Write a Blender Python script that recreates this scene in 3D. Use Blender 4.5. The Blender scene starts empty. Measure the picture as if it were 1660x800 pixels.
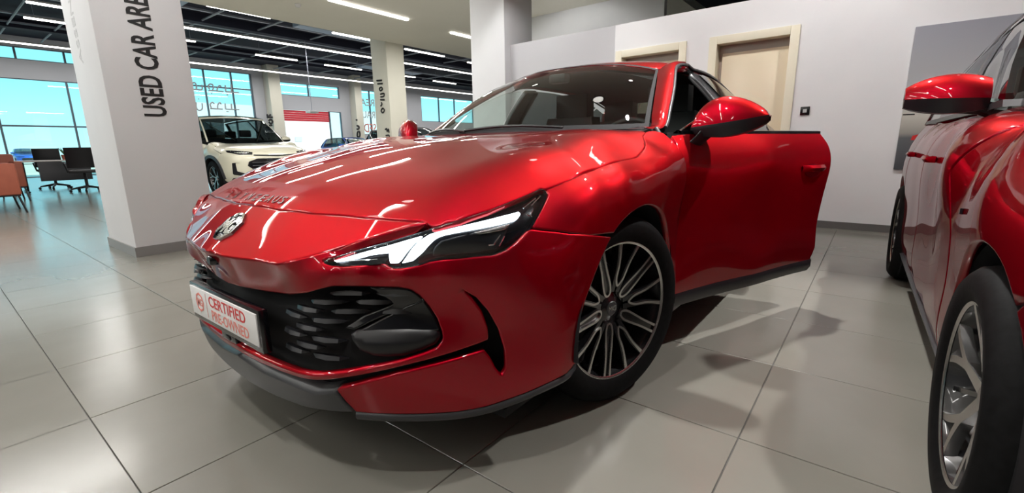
import bpy, bmesh, math, random
import numpy as np
from mathutils import Vector, Matrix
from mathutils.geometry import delaunay_2d_cdt
random.seed(7); np.random.seed(7)
SC = bpy.context.scene
COL = SC.collection
PI = math.pi
# world axes: X = left-hand side of the red sedan, Y = towards its tail, Z up; metres; floor at z = 0
# ------------------------------------------------------------------ camera
CF = 745.75                                   # focal length in pixels of the 1660 x 800 frame
CAM = np.array([1.52, -.455, .895])
CR = np.array([0.78916437, 0.61397731, -0.01585711])
CU = np.array([-0.11887877, 0.17802679, 0.97681846])
CW = np.array([-0.60256736, 0.76898525, -0.21348127])
cd = bpy.data.cameras.new('camera'); cam = bpy.data.objects.new('camera', cd); COL.objects.link(cam)
cd.sensor_fit = 'HORIZONTAL'; cd.sensor_width = 36.0; cd.lens = 36.0*CF/1660; cd.clip_start = .02; cd.clip_end = 400
cam.matrix_world = Matrix(((CR[0], CU[0], -CW[0], CAM[0]), (CR[1], CU[1], -CW[1], CAM[1]), (CR[2], CU[2], -CW[2], CAM[2]), (0, 0, 0, 1)))
SC.camera = cam
SC.view_settings.view_transform = 'Standard'; SC.view_settings.look = 'None'
SC.view_settings.gamma = 1.0; SC.view_settings.use_curve_mapping = False
SC.view_settings.exposure = 0.2
# ------------------------------------------------------------------ sky outside the windows
wd = bpy.data.worlds.new('sky'); SC.world = wd; wd.use_nodes = True
_n = wd.node_tree.nodes; _l = wd.node_tree.links; _bg = _n['Background']
_tc = _n.new('ShaderNodeTexCoord'); _sx = _n.new('ShaderNodeSeparateXYZ'); _cr = _n.new('ShaderNodeValToRGB')
_l.new(_tc.outputs['Generated'], _sx.inputs[0]); _l.new(_sx.outputs['Z'], _cr.inputs[0]); _l.new(_cr.outputs[0], _bg.inputs[0])
_cr.color_ramp.elements[0].position = .0; _cr.color_ramp.elements[0].color = (.60, .94, 1, 1)
_e = _cr.color_ramp.elements.new(.10); _e.color = (.36, .88, 1, 1); _cr.color_ramp.elements[2].position = .4; _cr.color_ramp.elements[2].color = (.20, .62, .95, 1)
_bg.inputs[1].default_value = 1.35
# ------------------------------------------------------------------ large lights
def area(name, loc, size, size_y, power, color=(1, .96, .9), rot=(0, 0, 0), spread=PI):
    d = bpy.data.lights.new(name, 'AREA'); d.shape = 'RECTANGLE'; d.size = size; d.size_y = size_y; d.energy = power; d.color = color; d.spread = spread
    o = bpy.data.objects.new(name, d); COL.objects.link(o); o.location = loc; o.rotation_euler = rot
    return o
def spot(name, loc, target, power, angle=70, blend=.35, radius=.06, color=(1, .95, .86)):
    d = bpy.data.lights.new(name, 'SPOT'); d.energy = power; d.spot_size = math.radians(angle); d.spot_blend = blend; d.shadow_soft_size = radius; d.color = color
    o = bpy.data.objects.new(name, d); COL.objects.link(o); o.location = loc
    o.rotation_euler = (Vector(target)-Vector(loc)).to_track_quat('-Z', 'Y').to_euler()
    return o
SUN = bpy.data.lights.new('sun', 'SUN'); SUN.energy = 4.0; SUN.angle = .01; SUN.color = (1, .95, .86)
_so = bpy.data.objects.new('sun', SUN); COL.objects.link(_so); _so.rotation_euler = (0, math.radians(42), math.radians(20))
# ceiling spots over the cars, plus added fill washing partition and upper wall (fixtures built with the ceiling): place, target, power, cone
SPOTS = [((-.10, 2.76, 3.46), (-.1, 2.6, 0), 40, 50), ((.82, 2.85, 3.46), (1.15, 1.55, 0), 440, 62), ((2.75, 2.9, 3.46), (1.9, 1.7, 0), 440, 70), ((1.0, -.5, 3.46), (.75, .6, 0), 125, 90), ((-1.5, -.9, 3.46), (-.6, .4, 0), 125, 90),
         ((-2.2, 4.0, 3.46), (-2.2, 5.33, 1.25), 92, 100), ((.1, 4.0, 3.46), (.1, 5.33, 1.25), 92, 100), ((2.0, 4.0, 3.46), (2.0, 5.33, 1.25), 92, 100), ((4.4, 4.0, 3.46), (4.4, 5.33, 1.25), 92, 100), ((-3.3, 6.7, 3.46), (-3.3, 8.0, 2.2), 30, 120), ((-1.9, .95, 3.46), (-3.46, .95, 1.3), 70, 90)]
for p_, t_, w_, a_ in SPOTS:
    if w_: spot('ceiling_spot_or_fill_light', (p_[0], p_[1], p_[2]-.03), t_, w_, a_, .45, .05, (1, .985, .965))

# ------------------------------------------------------------------ pixel rays (1660 x 800)
def ray(px): return (px[0]-830)/CF*CR-(px[1]-400)/CF*CU+CW
def bp(px, **kw):
    d = ray(px); (a, v), = kw.items(); i = 'xyz'.index(a)
    return CAM+d*(v-CAM[i])/d[i]
# ------------------------------------------------------------------ materials
MATS = {}
def mat(name, color=(.8, .8, .8), rough=.5, metal=0., coat=0., emit=None, strength=1., spec=.5, **kw):
    if name in MATS: return MATS[name]
    m = bpy.data.materials.new(name); m.use_nodes = True; b = m.node_tree.nodes['Principled BSDF']
    b.inputs['Base Color'].default_value = (*color, 1); b.inputs['Roughness'].default_value = rough; b.inputs['Metallic'].default_value = metal
    b.inputs['Coat Weight'].default_value = coat; b.inputs['Coat Roughness'].default_value = kw.get('coat_rough', .03)
    b.inputs['Specular IOR Level'].default_value = spec
    if emit: b.inputs['Emission Color'].default_value = (*emit, 1); b.inputs['Emission Strength'].default_value = strength
    MATS[name] = m
    return m
def noise_color(name, c1, c2, scale, rough=.5, r2=None, detail=4, bump=0., stretch=(1, 1, 1), **kw):
    m = mat(name, c1, rough, **kw); nt = m.node_tree; b = nt.nodes['Principled BSDF']
    tc = nt.nodes.new('ShaderNodeTexCoord'); mp = nt.nodes.new('ShaderNodeMapping'); nz = nt.nodes.new('ShaderNodeTexNoise'); cr = nt.nodes.new('ShaderNodeValToRGB')
    mp.inputs['Scale'].default_value = stretch
    nt.links.new(tc.outputs['Object'], mp.inputs[0]); nt.links.new(mp.outputs[0], nz.inputs['Vector'])
    nz.inputs['Scale'].default_value = scale; nz.inputs['Detail'].default_value = detail
    cr.color_ramp.elements[0].position = .3; cr.color_ramp.elements[0].color = (*c1, 1); cr.color_ramp.elements[1].position = .7; cr.color_ramp.elements[1].color = (*c2, 1)
    nt.links.new(nz.outputs['Fac'], cr.inputs[0]); nt.links.new(cr.outputs[0], b.inputs['Base Color'])
    if r2 is not None:
        mr = nt.nodes.new('ShaderNodeMapRange'); mr.inputs['To Min'].default_value = rough; mr.inputs['To Max'].default_value = r2
        nt.links.new(nz.outputs['Fac'], mr.inputs[0]); nt.links.new(mr.outputs[0], b.inputs['Roughness'])
    if bump:
        bm = nt.nodes.new('ShaderNodeBump'); bm.inputs['Strength'].default_value = bump; bm.inputs['Distance'].default_value = .004
        nt.links.new(nz.outputs['Fac'], bm.inputs['Height']); nt.links.new(bm.outputs[0], b.inputs['Normal'])
    return m
def glass(name, tint, refl=1.0):
    """thin sheet: tinted see-through with a mirror share that grows towards grazing angles, alike from both sides"""
    m = bpy.data.materials.new(name); m.use_nodes = True; nt = m.node_tree; nt.nodes.clear(); MATS[name] = m; N = nt.nodes.new; K = nt.links.new
    out = N('ShaderNodeOutputMaterial'); mx = N('ShaderNodeMixShader'); tr = N('ShaderNodeBsdfTransparent'); gl = N('ShaderNodeBsdfGlossy'); ge = N('ShaderNodeNewGeometry'); dt = N('ShaderNodeVectorMath'); dt.operation = 'DOT_PRODUCT'
    ab = N('ShaderNodeMath'); ab.operation = 'ABSOLUTE'; su = N('ShaderNodeMath'); su.operation = 'SUBTRACT'; su.inputs[0].default_value = 1.; su.use_clamp = True
    pw = N('ShaderNodeMath'); pw.operation = 'POWER'; pw.inputs[1].default_value = 5.; mr = N('ShaderNodeMapRange'); mr.inputs['To Min'].default_value = .055*refl; mr.inputs['To Max'].default_value = 1.*min(1, refl)
    tr.inputs[0].default_value = (*tint, 1); gl.inputs['Roughness'].default_value = .008
    K(ge.outputs['Normal'], dt.inputs[0]); K(ge.outputs['Incoming'], dt.inputs[1]); K(dt.outputs['Value'], ab.inputs[0]); K(ab.outputs[0], su.inputs[1]); K(su.outputs[0], pw.inputs[0]); K(pw.outputs[0], mr.inputs[0])
    K(mr.outputs[0], mx.inputs[0]); K(tr.outputs[0], mx.inputs[1]); K(gl.outputs[0], mx.inputs[2]); K(mx.outputs[0], out.inputs[0])
    return m
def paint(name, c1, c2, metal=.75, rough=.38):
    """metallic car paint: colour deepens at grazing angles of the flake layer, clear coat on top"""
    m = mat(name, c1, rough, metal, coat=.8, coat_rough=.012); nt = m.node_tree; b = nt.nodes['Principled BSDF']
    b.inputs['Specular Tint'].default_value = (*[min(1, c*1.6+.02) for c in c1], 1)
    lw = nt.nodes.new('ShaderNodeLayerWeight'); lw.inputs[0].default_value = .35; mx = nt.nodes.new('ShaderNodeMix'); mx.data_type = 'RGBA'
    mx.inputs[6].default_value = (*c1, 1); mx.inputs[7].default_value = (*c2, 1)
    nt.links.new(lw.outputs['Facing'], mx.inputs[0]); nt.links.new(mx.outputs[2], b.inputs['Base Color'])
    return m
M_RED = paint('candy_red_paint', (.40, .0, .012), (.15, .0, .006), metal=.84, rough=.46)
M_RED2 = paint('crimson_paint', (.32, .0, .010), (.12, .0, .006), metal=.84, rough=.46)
M_SUV = paint('cream_white_paint', (.60, .58, .46), (.52, .50, .40), metal=0., rough=.4)
M_BLACK = mat('gloss_black_plastic', (.006, .006, .008), .18, coat=.3)
M_SATIN = mat('satin_black_plastic', (.008, .008, .010), .38)
M_MATTE = mat('matte_black', (.006, .006, .007), .85)
M_GREYP = mat('dark_grey_plastic', (.035, .035, .038), .38)
M_TYRE = noise_color('tyre_rubber', (.004, .004, .004), (.007, .007, .0073), 60, .66, bump=.1, spec=.08)
M_SILVER = mat('machined_aluminium', (.62, .61, .60), .26, metal=1.)
M_CHROME = mat('chrome', (.75, .76, .77), .08, metal=1.)
M_RIMBLK = mat('rim_black_paint', (.01, .01, .011), .25, coat=.6)
M_DRL = mat('daytime_lamp_light', (.9, .95, 1), .3, emit=(.86, .95, 1), strength=3.2)
M_LENS = glass('clear_lens', (.96, .98, 1))
M_WIND = glass('windscreen_glass', (.80, .88, .85))
M_SIDE = glass('side_window_glass', (.80, .88, .85))
M_TINT = glass('dark_tinted_glass', (.12, .14, .14))
M_SEAT = mat('black_leather', (.012, .012, .013), .5)
M_WHITE = mat('white_print', (.78, .77, .76), .4)
M_PRINTR = mat('red_print', (.62, .03, .03), .4)
M_PRINTP = mat('pink_print', (.72, .22, .18), .4)
# ------------------------------------------------------------------ mesh helpers
class MB:
    def __init__(s): s.v = []; s.f = []
    def add(s, vs, fs):
        o = len(s.v); s.v += [tuple(map(float, p)) for p in vs]; s.f += [tuple(i+o for i in f) for f in fs]; return s
    def box(s, x0, x1, y0, y1, z0, z1, M=None):
        vs = [Vector((x, y, z)) for x in (x0, x1) for y in (y0, y1) for z in (z0, z1)]
        if M: vs = [M @ v for v in vs]
        return s.add(vs, [(0, 1, 3, 2), (4, 6, 7, 5), (0, 4, 5, 1), (2, 3, 7, 6), (0, 2, 6, 4), (1, 5, 7, 3)])
    def grid(s, P, closed_u=False, closed_v=False):
        nu, nv = len(P), len(P[0]); vs = [p for row in P for p in row]; fs = []
        for i in range(nu if closed_u else nu-1):
            for j in range(nv if closed_v else nv-1):
                a, b = i, (i+1) % nu; c, d = j, (j+1) % nv
                fs.append((a*nv+c, b*nv+c, b*nv+d, a*nv+d))
        return s.add(vs, fs)
    def tube(s, pts, r, n=8, caps=True):
        pts = [Vector(p) for p in pts]; rows = []; up = None
        rs = r if hasattr(r, '__len__') else [r]*len(pts)
        for i, p in enumerate(pts):
            t = (pts[min(i+1, len(pts)-1)]-pts[max(i-1, 0)]).normalized()
            if up is None: up = Vector((0, 0, 1)) if abs(t.z) < .9 else Vector((1, 0, 0))
            a = t.cross(up).normalized(); b = a.cross(t).normalized(); up = b
            rows.append([p+rs[i]*(math.cos(2*PI*k/n)*a+math.sin(2*PI*k/n)*b) for k in range(n)])
        o = len(s.v); s.grid(rows, closed_v=True)
        if caps: s.f.append(tuple(o+k for k in range(n))); s.f.append(tuple(o+(len(pts)-1)*n+k for k in reversed(range(n))))
        return s
    def lathe(s, prof, n=48, M=None, a0=0, a1=2*PI):
        """profile of (radius, height) turned round the local Z axis"""
        full = abs(a1-a0-2*PI) < 1e-6; rows = []
        for k in range(n if full else n+1):
            a = a0+(a1-a0)*k/n
            row = [Vector((r*math.cos(a), r*math.sin(a), h)) for r, h in prof]
            rows.append([M @ p for p in row] if M else row)
        return s.grid(rows, closed_u=full)
    def prism(s, poly, z0, z1, M=None):
        """polygon in local XY pulled from z0 to z1"""
        n = len(poly); vs = [Vector((p[0], p[1], z0)) for p in poly]+[Vector((p[0], p[1], z1)) for p in poly]
        if M: vs = [M @ v for v in vs]
        return s.add(vs, [tuple(reversed(range(n))), tuple(range(n, 2*n))]+[(i, (i+1) % n, n+(i+1) % n, n+i) for i in range(n)])
    def build(s, name, material, parent=None, smooth=35, bevel=0, seg=2, fix=True, M=None):
        me = bpy.data.meshes.new(name); me.from_pydata(s.v, [], s.f); me.update()
        if fix:
            bm = bmesh.new(); bm.from_mesh(me); bmesh.ops.remove_doubles(bm, verts=bm.verts, dist=1e-6)
            bmesh.ops.recalc_face_normals(bm, faces=bm.faces)
            if bevel:
                es = [e for e in bm.edges if len(e.link_faces) == 2 and e.calc_face_angle(0) > .5]
                bmesh.ops.bevel(bm, geom=es, offset=bevel, segments=seg, affect='EDGES', profile=.6, clamp_overlap=True)
            bm.to_mesh(me); bm.free()
        me.materials.append(material)
        if smooth:
            me.polygons.foreach_set('use_smooth', [True]*len(me.polygons)); me.set_sharp_from_angle(angle=math.radians(smooth))
        o = bpy.data.objects.new(name, me); COL.objects.link(o)
        if parent: o.parent = parent
        if M is not None: o.matrix_local = M
        return o
def tag(o, label=None, cat=None, group=None, kind=None):
    if label: o['label'] = label
    if cat: o['category'] = cat
    if group: o['group'] = group
    if kind: o['kind'] = kind
    return o
def empty(name, loc=(0, 0, 0), rz=0, parent=None):
    o = bpy.data.objects.new(name, None); COL.objects.link(o); o.location = loc; o.rotation_euler = (0, 0, rz); o.empty_display_size = .1
    if parent: o.parent = parent
    return o
def copy_tree(o, parent=None):
    c = o.copy(); COL.objects.link(c); c.parent = parent
    for ch in list(o.children): copy_tree(ch, c)
    return c
def mirror_obj(o, name=None, parent=None):
    me = o.data.copy(); n = len(me.vertices); co = np.empty(n*3, 'f'); me.vertices.foreach_get('co', co); co[0::3] *= -1; me.vertices.foreach_set('co', co)
    nl = None
    if me.has_custom_normals:
        nl = np.empty(len(me.loops)*3, 'f'); o.data.corner_normals.foreach_get('vector', nl); nl = nl.reshape(-1, 3)
    me2 = bpy.data.meshes.new(o.data.name)
    fs = [tuple(p.vertices) for p in o.data.polygons]
    me2.from_pydata([tuple(v) for v in co.reshape(-1, 3)], [], [tuple(reversed(f)) for f in fs])
    for m in o.data.materials: me2.materials.append(m)
    me2.polygons.foreach_set('use_smooth', [True]*len(me2.polygons)); me2.update()
    if nl is not None:
        nn = []; k = 0
        for f in fs:
            q = nl[k:k+len(f)][::-1].copy(); q[:, 0] *= -1; nn += [tuple(a) for a in q]; k += len(f)
        me2.normals_split_custom_set(nn)
    else: me2.set_sharp_from_angle(angle=math.radians(35))
    bpy.data.meshes.remove(me)
    r = bpy.data.objects.new(name or o.name.split('.')[0], me2); COL.objects.link(r); r.parent = parent if parent else o.parent
    return r
def resample(P, step, closed=False):
    P = np.array(P, float)
    if closed: P = np.vstack([P, P[:1]])
    d = np.linalg.norm(np.diff(P, axis=0), axis=1); s = np.r_[0, np.cumsum(d)]
    n = max(2, int(math.ceil(s[-1]/step))+1); t = np.linspace(0, s[-1], n)
    Q = np.stack([np.interp(t, s, P[:, k]) for k in range(P.shape[1])], 1)
    return Q[:-1] if closed else Q
def smooth_curve(P, n=8):
    """centripetal-like Catmull-Rom through the points"""
    P = [np.array(p, float) for p in P]; out = []
    for i in range(len(P)-1):
        p1, p2 = P[i], P[i+1]; p0 = P[i-1] if i else 2*p1-p2; p3 = P[i+2] if i+2 < len(P) else 2*p2-p1
        for k in range(n):
            t = k/n
            out.append(.5*((2*p1)+(-p0+p2)*t+(2*p0-5*p1+4*p2-p3)*t*t+(-p0+3*p1-3*p2+p3)*t**3))
    out.append(P[-1]); return np.array(out)
class RBF:
    def __init__(s, P, f, lam=0.):
        s.P = np.array(P, float); n, d = s.P.shape
        K = np.linalg.norm(s.P[:, None]-s.P[None], axis=2)**3+np.diag(np.broadcast_to(np.asarray(lam, float), (n,)))
        Q = np.hstack([np.ones((n, 1)), s.P]); A = np.block([[K, Q], [Q.T, np.zeros((d+1, d+1))]])
        w = np.linalg.lstsq(A, np.r_[np.array(f, float), np.zeros(d+1)], rcond=1e-13)[0]; s.w = w[:n]; s.c = w[n:]
    def __call__(s, X):
        X = np.atleast_2d(np.array(X, float)); out = np.empty(len(X))
        for a in range(0, len(X), 4000):
            B = X[a:a+4000]; out[a:a+4000] = (np.linalg.norm(B[:, None]-s.P[None], axis=2)**3) @ s.w+s.c[0]+B @ s.c[1:]
        return out
def inside(poly, Q):
    poly = np.array(poly); x, y = Q[:, 0], Q[:, 1]; r = np.zeros(len(Q), bool); j = len(poly)-1
    for i in range(len(poly)):
        xi, yi = poly[i]; xj, yj = poly[j]
        c = ((yi > y) != (yj > y)) & (x < (xj-xi)*(y-yi)/(yj-yi+1e-15)+xi); r ^= c; j = i
    return r
def seg_dist(poly, Q):
    P = np.array(poly); A = P; B = np.roll(P, -1, 0); d = np.full(len(Q), 1e9)
    for a, b in zip(A, B):
        ab = b-a; t = np.clip(((Q-a) @ ab)/max(ab @ ab, 1e-15), 0, 1); d = np.minimum(d, np.linalg.norm(Q-a-t[:, None]*ab, axis=1))
    return d
def panel(name, surf, outer, holes=(), material=None, parent=None, res=.02, depth=.018, lip=.0018, pre=None):
    """trimmed sheet: outer / holes are loops in the surface's own 2-d parameters scaled to metres (surf.scale), surf(uv) gives points"""
    loops = [resample(l, res*.55, True) for l in [outer]+list(holes)]
    pts = np.vstack(loops); lo, hi = loops[0].min(0), loops[0].max(0)
    gx = np.arange(lo[0]+res*.37, hi[0], res); gy = np.arange(lo[1]+res*.41, hi[1], res); G = np.array([(a+(res*.5 if k % 2 else 0), b) for k, b in enumerate(gy) for a in gx])
    ins = inside(loops[0], G)
    for h in loops[1:]: ins &= ~inside(h, G)
    G = G[ins]; bd = np.full(len(G), 1e9)
    for l in loops: bd = np.minimum(bd, seg_dist(l, G))
    G = G[bd > res*.45]
    # ring just inside the border, so that the edge rolls over
    ring = []
    for li, l in enumerate(loops):
        t = np.roll(l, -1, 0)-np.roll(l, 1, 0); nrm = np.stack([-t[:, 1], t[:, 0]], 1); nrm /= np.linalg.norm(nrm, axis=1)[:, None]+1e-12
        for sg in (1, -1):
            c = l+sg*nrm*.0045; ok = inside(loops[0], c)
            for h in loops[1:]: ok &= ~inside(h, c)
            c = c[ok]; dd = np.full(len(c), 1e9)
            for l2 in loops: dd = np.minimum(dd, seg_dist(l2, c))
            ring.append(c[dd > .0035])
    V = np.vstack([pts]+ring+[G]); edges = []; o = 0
    for l in loops:
        n = len(l); edges += [(o+i, o+(i+1) % n) for i in range(n)]; o += n
    nb = o
    vo, eo, fo, ov, oe, of = delaunay_2d_cdt([Vector(p) for p in V], edges, [], 0, 1e-7)
    vo = np.array([tuple(v) for v in vo]); cen = np.array([vo[list(f)].mean(0) for f in fo]); keep = inside(loops[0], cen)
    for h in loops[1:]: keep &= ~inside(h, cen)
    F = [tuple(f) for f, k in zip(fo, keep) if k]
    isb = np.array([any(i < nb for i in x) for x in ov])
    P = surf(vo); e = 1e-3; du = surf(vo+[e, 0])-surf(vo-[e, 0]); dv = surf(vo+[0, e])-surf(vo-[0, e]); N = np.cross(du, dv); N /= np.linalg.norm(N, axis=1)[:, None]+1e-15
    if surf.flip: N = -N
    mid_ = isb & (np.abs(P[:, 0]) < 8e-4)                       # halves that meet on the centre plane stay open and smooth there
    N[mid_, 0] = 0; N[mid_] /= np.linalg.norm(N[mid_], axis=1)[:, None]+1e-15
    P2 = P.copy(); P2[isb] -= N[isb]*lip; P2[mid_] += N[mid_]*lip; P2[mid_, 0] = 0
    # orient faces along N
    F2 = []
    for f in F:
        a, b, c = P[f[0]], P[f[1]], P[f[2]]
        F2.append(f if np.cross(b-a, c-a) @ N[f[0]] > 0 else f[::-1])
    # boundary edges -> returned edge
    cnt = {}
    for f in F2:
        for i in range(len(f)): cnt[(f[i], f[(i+1) % len(f)])] = 1
    be = [(a, b) for (a, b) in cnt if (b, a) not in cnt and not (mid_[a] and mid_[b])]
    nv = len(P2); idx = {}; VV = [tuple(p) for p in P2]
    NB = {}
    for a, b in be:
        d = P2[b]-P2[a]; d /= np.linalg.norm(d)+1e-12; out = np.cross(d, N[a])
        for k in (a, b): NB.setdefault(k, []).append(out)
    def inner(k, lvl):
        if (k, lvl) not in idx:
            idx[(k, lvl)] = len(VV); VV.append(tuple(P2[k] if lvl == 0 else P2[k]-N[k]*depth))
        return idx[(k, lvl)]
    faces = list(F2); ln = []
    NV = N.copy()
    for k, outs in NB.items():
        if mid_[k]: continue
        q = np.mean(outs, 0); q /= np.linalg.norm(q)+1e-9; NV[k] = N[k]*.8+q*.6; NV[k] /= np.linalg.norm(NV[k])
    for f in F2: ln += [tuple(NV[i]) for i in f]
    for a, b in be:
        faces.append((b, a, inner(a, 1), inner(b, 1)))
        qa = np.mean(NB[a], 0); qb = np.mean(NB[b], 0)
        ln += [tuple(NV[b]), tuple(NV[a]), tuple(qa), tuple(qb)]
    me = bpy.data.meshes.new(name); me.from_pydata(VV, [], faces); me.update()
    me.materials.append(material); me.polygons.foreach_set('use_smooth', [True]*len(me.polygons)); me.normals_split_custom_set([tuple(float(c) for c in n) for n in ln])
    ob = bpy.data.objects.new(name, me); COL.objects.link(ob)
    if parent: ob.parent = parent
    return ob
class Surf:
    """maps 2-d parameters (roughly metres) to points"""
    def __init__(s, fn, flip=False): s.fn = fn; s.flip = flip
    def __call__(s, uv): return s.fn(np.atleast_2d(np.array(uv, float)))
FONT = None
def text_mesh(txt, size, depth, offset=0.0, shear=0., space=1.0):
    """letters as real relief: returns verts / faces centred on x, baseline at 0"""
    c = bpy.data.curves.new('t', 'FONT'); c.body = txt; c.size = size; c.extrude = depth; c.align_x = 'CENTER'; c.offset = offset; c.shear = shear; c.space_character = space; c.resolution_u = 3
    o = bpy.data.objects.new('t', c); COL.objects.link(o); dg = bpy.context.evaluated_depsgraph_get(); dg.update(); me = bpy.data.meshes.new_from_object(o.evaluated_get(dg))
    v = [tuple(p.co) for p in me.vertices]; f = [tuple(p.vertices) for p in me.polygons]
    bpy.data.objects.remove(o); bpy.data.curves.remove(c); bpy.data.meshes.remove(me)
    return v, f

# ================================================================== the red sedan
CAR = empty('sedan', (0, 0, 0))
tag(CAR, 'glossy candy red sedan with its front door open and a white certified plate', 'car')
# ---- skin fields -------------------------------------------------
LC = np.array([0, 1.0, .30])
def mir(P): P = np.array(P, float); Q = P[P[:, 0] > 1e-6].copy(); Q[:, 0] *= -1; return np.vstack([P, Q])
_L = [(0, .085, .20), (.3, .10, .20), (.5, .15, .205), (.65, .25, .205), (.78, .385, .205), (.86, .50, .215), (.9, .61, .23),
      (0, .066, .30), (.3, .084, .30), (.5, .13, .30), (.65, .235, .30), (.78, .375, .30), (.87, .50, .30), (.915, .62, .30),
      (0, .062, .42), (.3, .080, .42), (.5, .125, .42), (.62, .215, .42), (.72, .315, .42), (.81, .425, .42), (.885, .53, .42), (.93, .66, .42),
      (0, .064, .545), (.16, .078, .545), (.3, .100, .545), (0, .046, .578), (.16, .063, .578), (.3, .089, .578), (.5, .158, .545), (.62, .228, .545), (.72, .312, .545), (.81, .40, .545), (.885, .515, .545), (.935, .66, .545),
      (0, .030, .605), (.162, .05, .606), (.316, .08, .605), (.42, .115, .612),
      (.42, .106, .588), (.50, .128, .594), (.57, .160, .597), (.66, .222, .595), (.74, .304, .588), (.80, .390, .576),
      (.50, .152, .572), (.57, .190, .572), (.66, .250, .570), (.74, .326, .566),
      (.5, .168, .628), (.57, .208, .624), (.66, .262, .622), (.74, .335, .628), (.80, .395, .635), (.845, .46, .635), (.905, .575, .62),
      (.55, .175, .660), (.62, .225, .680), (.7, .282, .70), (.83, .585, .765), (.825, .45, .70), (.875, .56, .70),
      (.875, .60, .757), (.905, .62, .725), (.922, .64, .67),
      (.85, .67, .800), (.895, .70, .795), (.922, .74, .755), (.936, .78, .70),
      (.852, .84, .828), (.90, .86, .822), (.93, .90, .79), (.943, .94, .735), (.948, .97, .69),
      (.86, 1.1, .855), (.905, 1.1, .838), (.934, 1.1, .80), (.946, 1.1, .735), (.946, 1.13, .66),
      (.862, 1.27, .882), (.905, 1.27, .862), (.935, 1.28, .822), (.945, 1.28, .77), (.938, 1.30, .68), (.926, 1.33, .55), (.92, 1.37, .42), (.922, 1.40, .30), (.90, 1.42, .21),
      (.80, 1.30, .930), (.835, 1.24, .905), (.845, 1.36, .925), (.872, 1.42, .93), (.915, 1.42, .88), (.939, 1.42, .83), (.945, 1.42, .78), (.935, 1.44, .68), (.922, 1.46, .55)]
_L = mir(_L); _d = _L-LC; _r = np.linalg.norm(_d, axis=1)
LF = RBF(_d/_r[:, None], _r, lam=np.where(_L[:, 1] < .5, 2.5e-5, 8e-5))
def L_dir(uv): th, ph = uv[:, 0]/.95, uv[:, 1]/.95; return np.stack([np.sin(th)*np.cos(ph), -np.cos(th)*np.cos(ph), np.sin(ph)], 1)
def L_uv(P): d = np.atleast_2d(P)-LC; return np.stack([np.arctan2(d[:, 0], -d[:, 1])*.95, np.arctan2(d[:, 2], np.hypot(d[:, 0], d[:, 1]))*.95], 1)
def L_surf(off=0.): return Surf(lambda uv: (lambda D: LC+D*(LF(D)+off)[:, None])(L_dir(uv)))
SL = L_surf()
def cast(pxs, g, t0=.35, t1=4.5, n=500):
    """first crossing of a pixel ray with the surface g(P) = 0 (negative inside)"""
    out = []
    for p in pxs:
        d = ray(p); ts = np.linspace(t0, t1, n); v = g(CAM+ts[:, None]*d); k = np.where((v[:-1] > 0) & (v[1:] <= 0))[0]
        if not len(k): out.append(None); continue
        a, b = ts[k[0]], ts[k[0]+1]
        for _ in range(22):
            m = (a+b)/2
            if g((CAM+m*d)[None])[0] > 0: a = m
            else: b = m
        out.append(CAM+b*d)
    return out
def gL(P): d = P-LC; r = np.linalg.norm(d, axis=1); return r-LF(d/r[:, None])
def onL(pxs, off=0.):
    g = gL if not off else (lambda P: gL(P)-off)
    r = cast(pxs, g)
    for p, q in zip(pxs, r):
        if q is None: print('onL miss', p)
    return np.array([q for q in r if q is not None])
# hood and nose: height over plan
_fe = SL(L_uv(np.array([(.862, .67, .803), (.87, .75, .815), (.872, .84, .829), (.878, .97, .842), (.88, 1.1, .852), (.882, 1.2, .868), (.872, 1.30, .89)])))
_U = [(0, .022, .603), (0, .104, .669), (0, .172, .722), (0, .35, .812), (0, .6, .88), (0, .9, .928), (0, 1.15, .951), (0, 1.35, .964),
      (.162, .05, .606), (.234, .06, .608), (.316, .08, .609), (.41, .11, .620), (.5, .152, .642), (.6, .215, .676), (.69, .272, .702),
      (.2, .13, .672), (.2, .19, .722), (.4, .17, .672), (.4, .225, .718), (.55, .225, .700), (.55, .265, .722),
      (.3, .4, .815), (.3, .8, .912), (.3, 1.3, .960), (.55, .4, .795), (.55, .6, .857), (.6, .9, .907), (.6, 1.3, .955),
      (.7, .34, .738), (.72, .459, .785), (.75, .627, .840), (.77, .8, .872), (.77, 1.0, .902), (.77, 1.2, .926), (.75, 1.36, .947),
      (.765, .42, .742), (.80, .50, .752), (.83, .585, .768), (.81, .66, .812), (.82, .84, .851), (.825, 1.0, .872), (.83, 1.15, .892)]
_sh = onL([(884, 307.6), (904, 299), (925, 290), (948, 280), (970, 271), (988, 265), (1005, 260), (1020, 256.5), (1033, 254)])     # shut line on the fender
_sail = SL(L_uv(np.array([(.856, 1.13, .862), (.850, 1.18, .878), (.835, 1.235, .903), (.812, 1.285, .930), (.80, 1.33, .944)])))
_so_ = np.array([(x_+.012, y_-.004, z_) for x_, y_, z_ in _sh[1:]]); _so_ = SL(L_uv(_so_))
_U = [p for p in _U if not (p[0] > .80 and p[1] > .55)]
_U = mir(_U+[tuple(p) for p in _sh]+[tuple(p) for p in _so_]+[tuple(p) for p in _sail]+[(.812, .68, .815), (.80, .84, .853), (.805, 1.0, .873), (.80, 1.15, .897)])
UF = RBF(_U[:, :2], _U[:, 2], lam=1.5e-4)
SU = Surf(lambda uv: np.column_stack([uv, UF(uv)]))
def gU(P): return P[:, 2]-UF(P[:, :2])
def onU(pxs):
    r = cast(pxs, gU)
    for p, q in zip(pxs, r):
        if q is None: print('onU miss', p)
    return np.array([q for q in r if q is not None])
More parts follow.
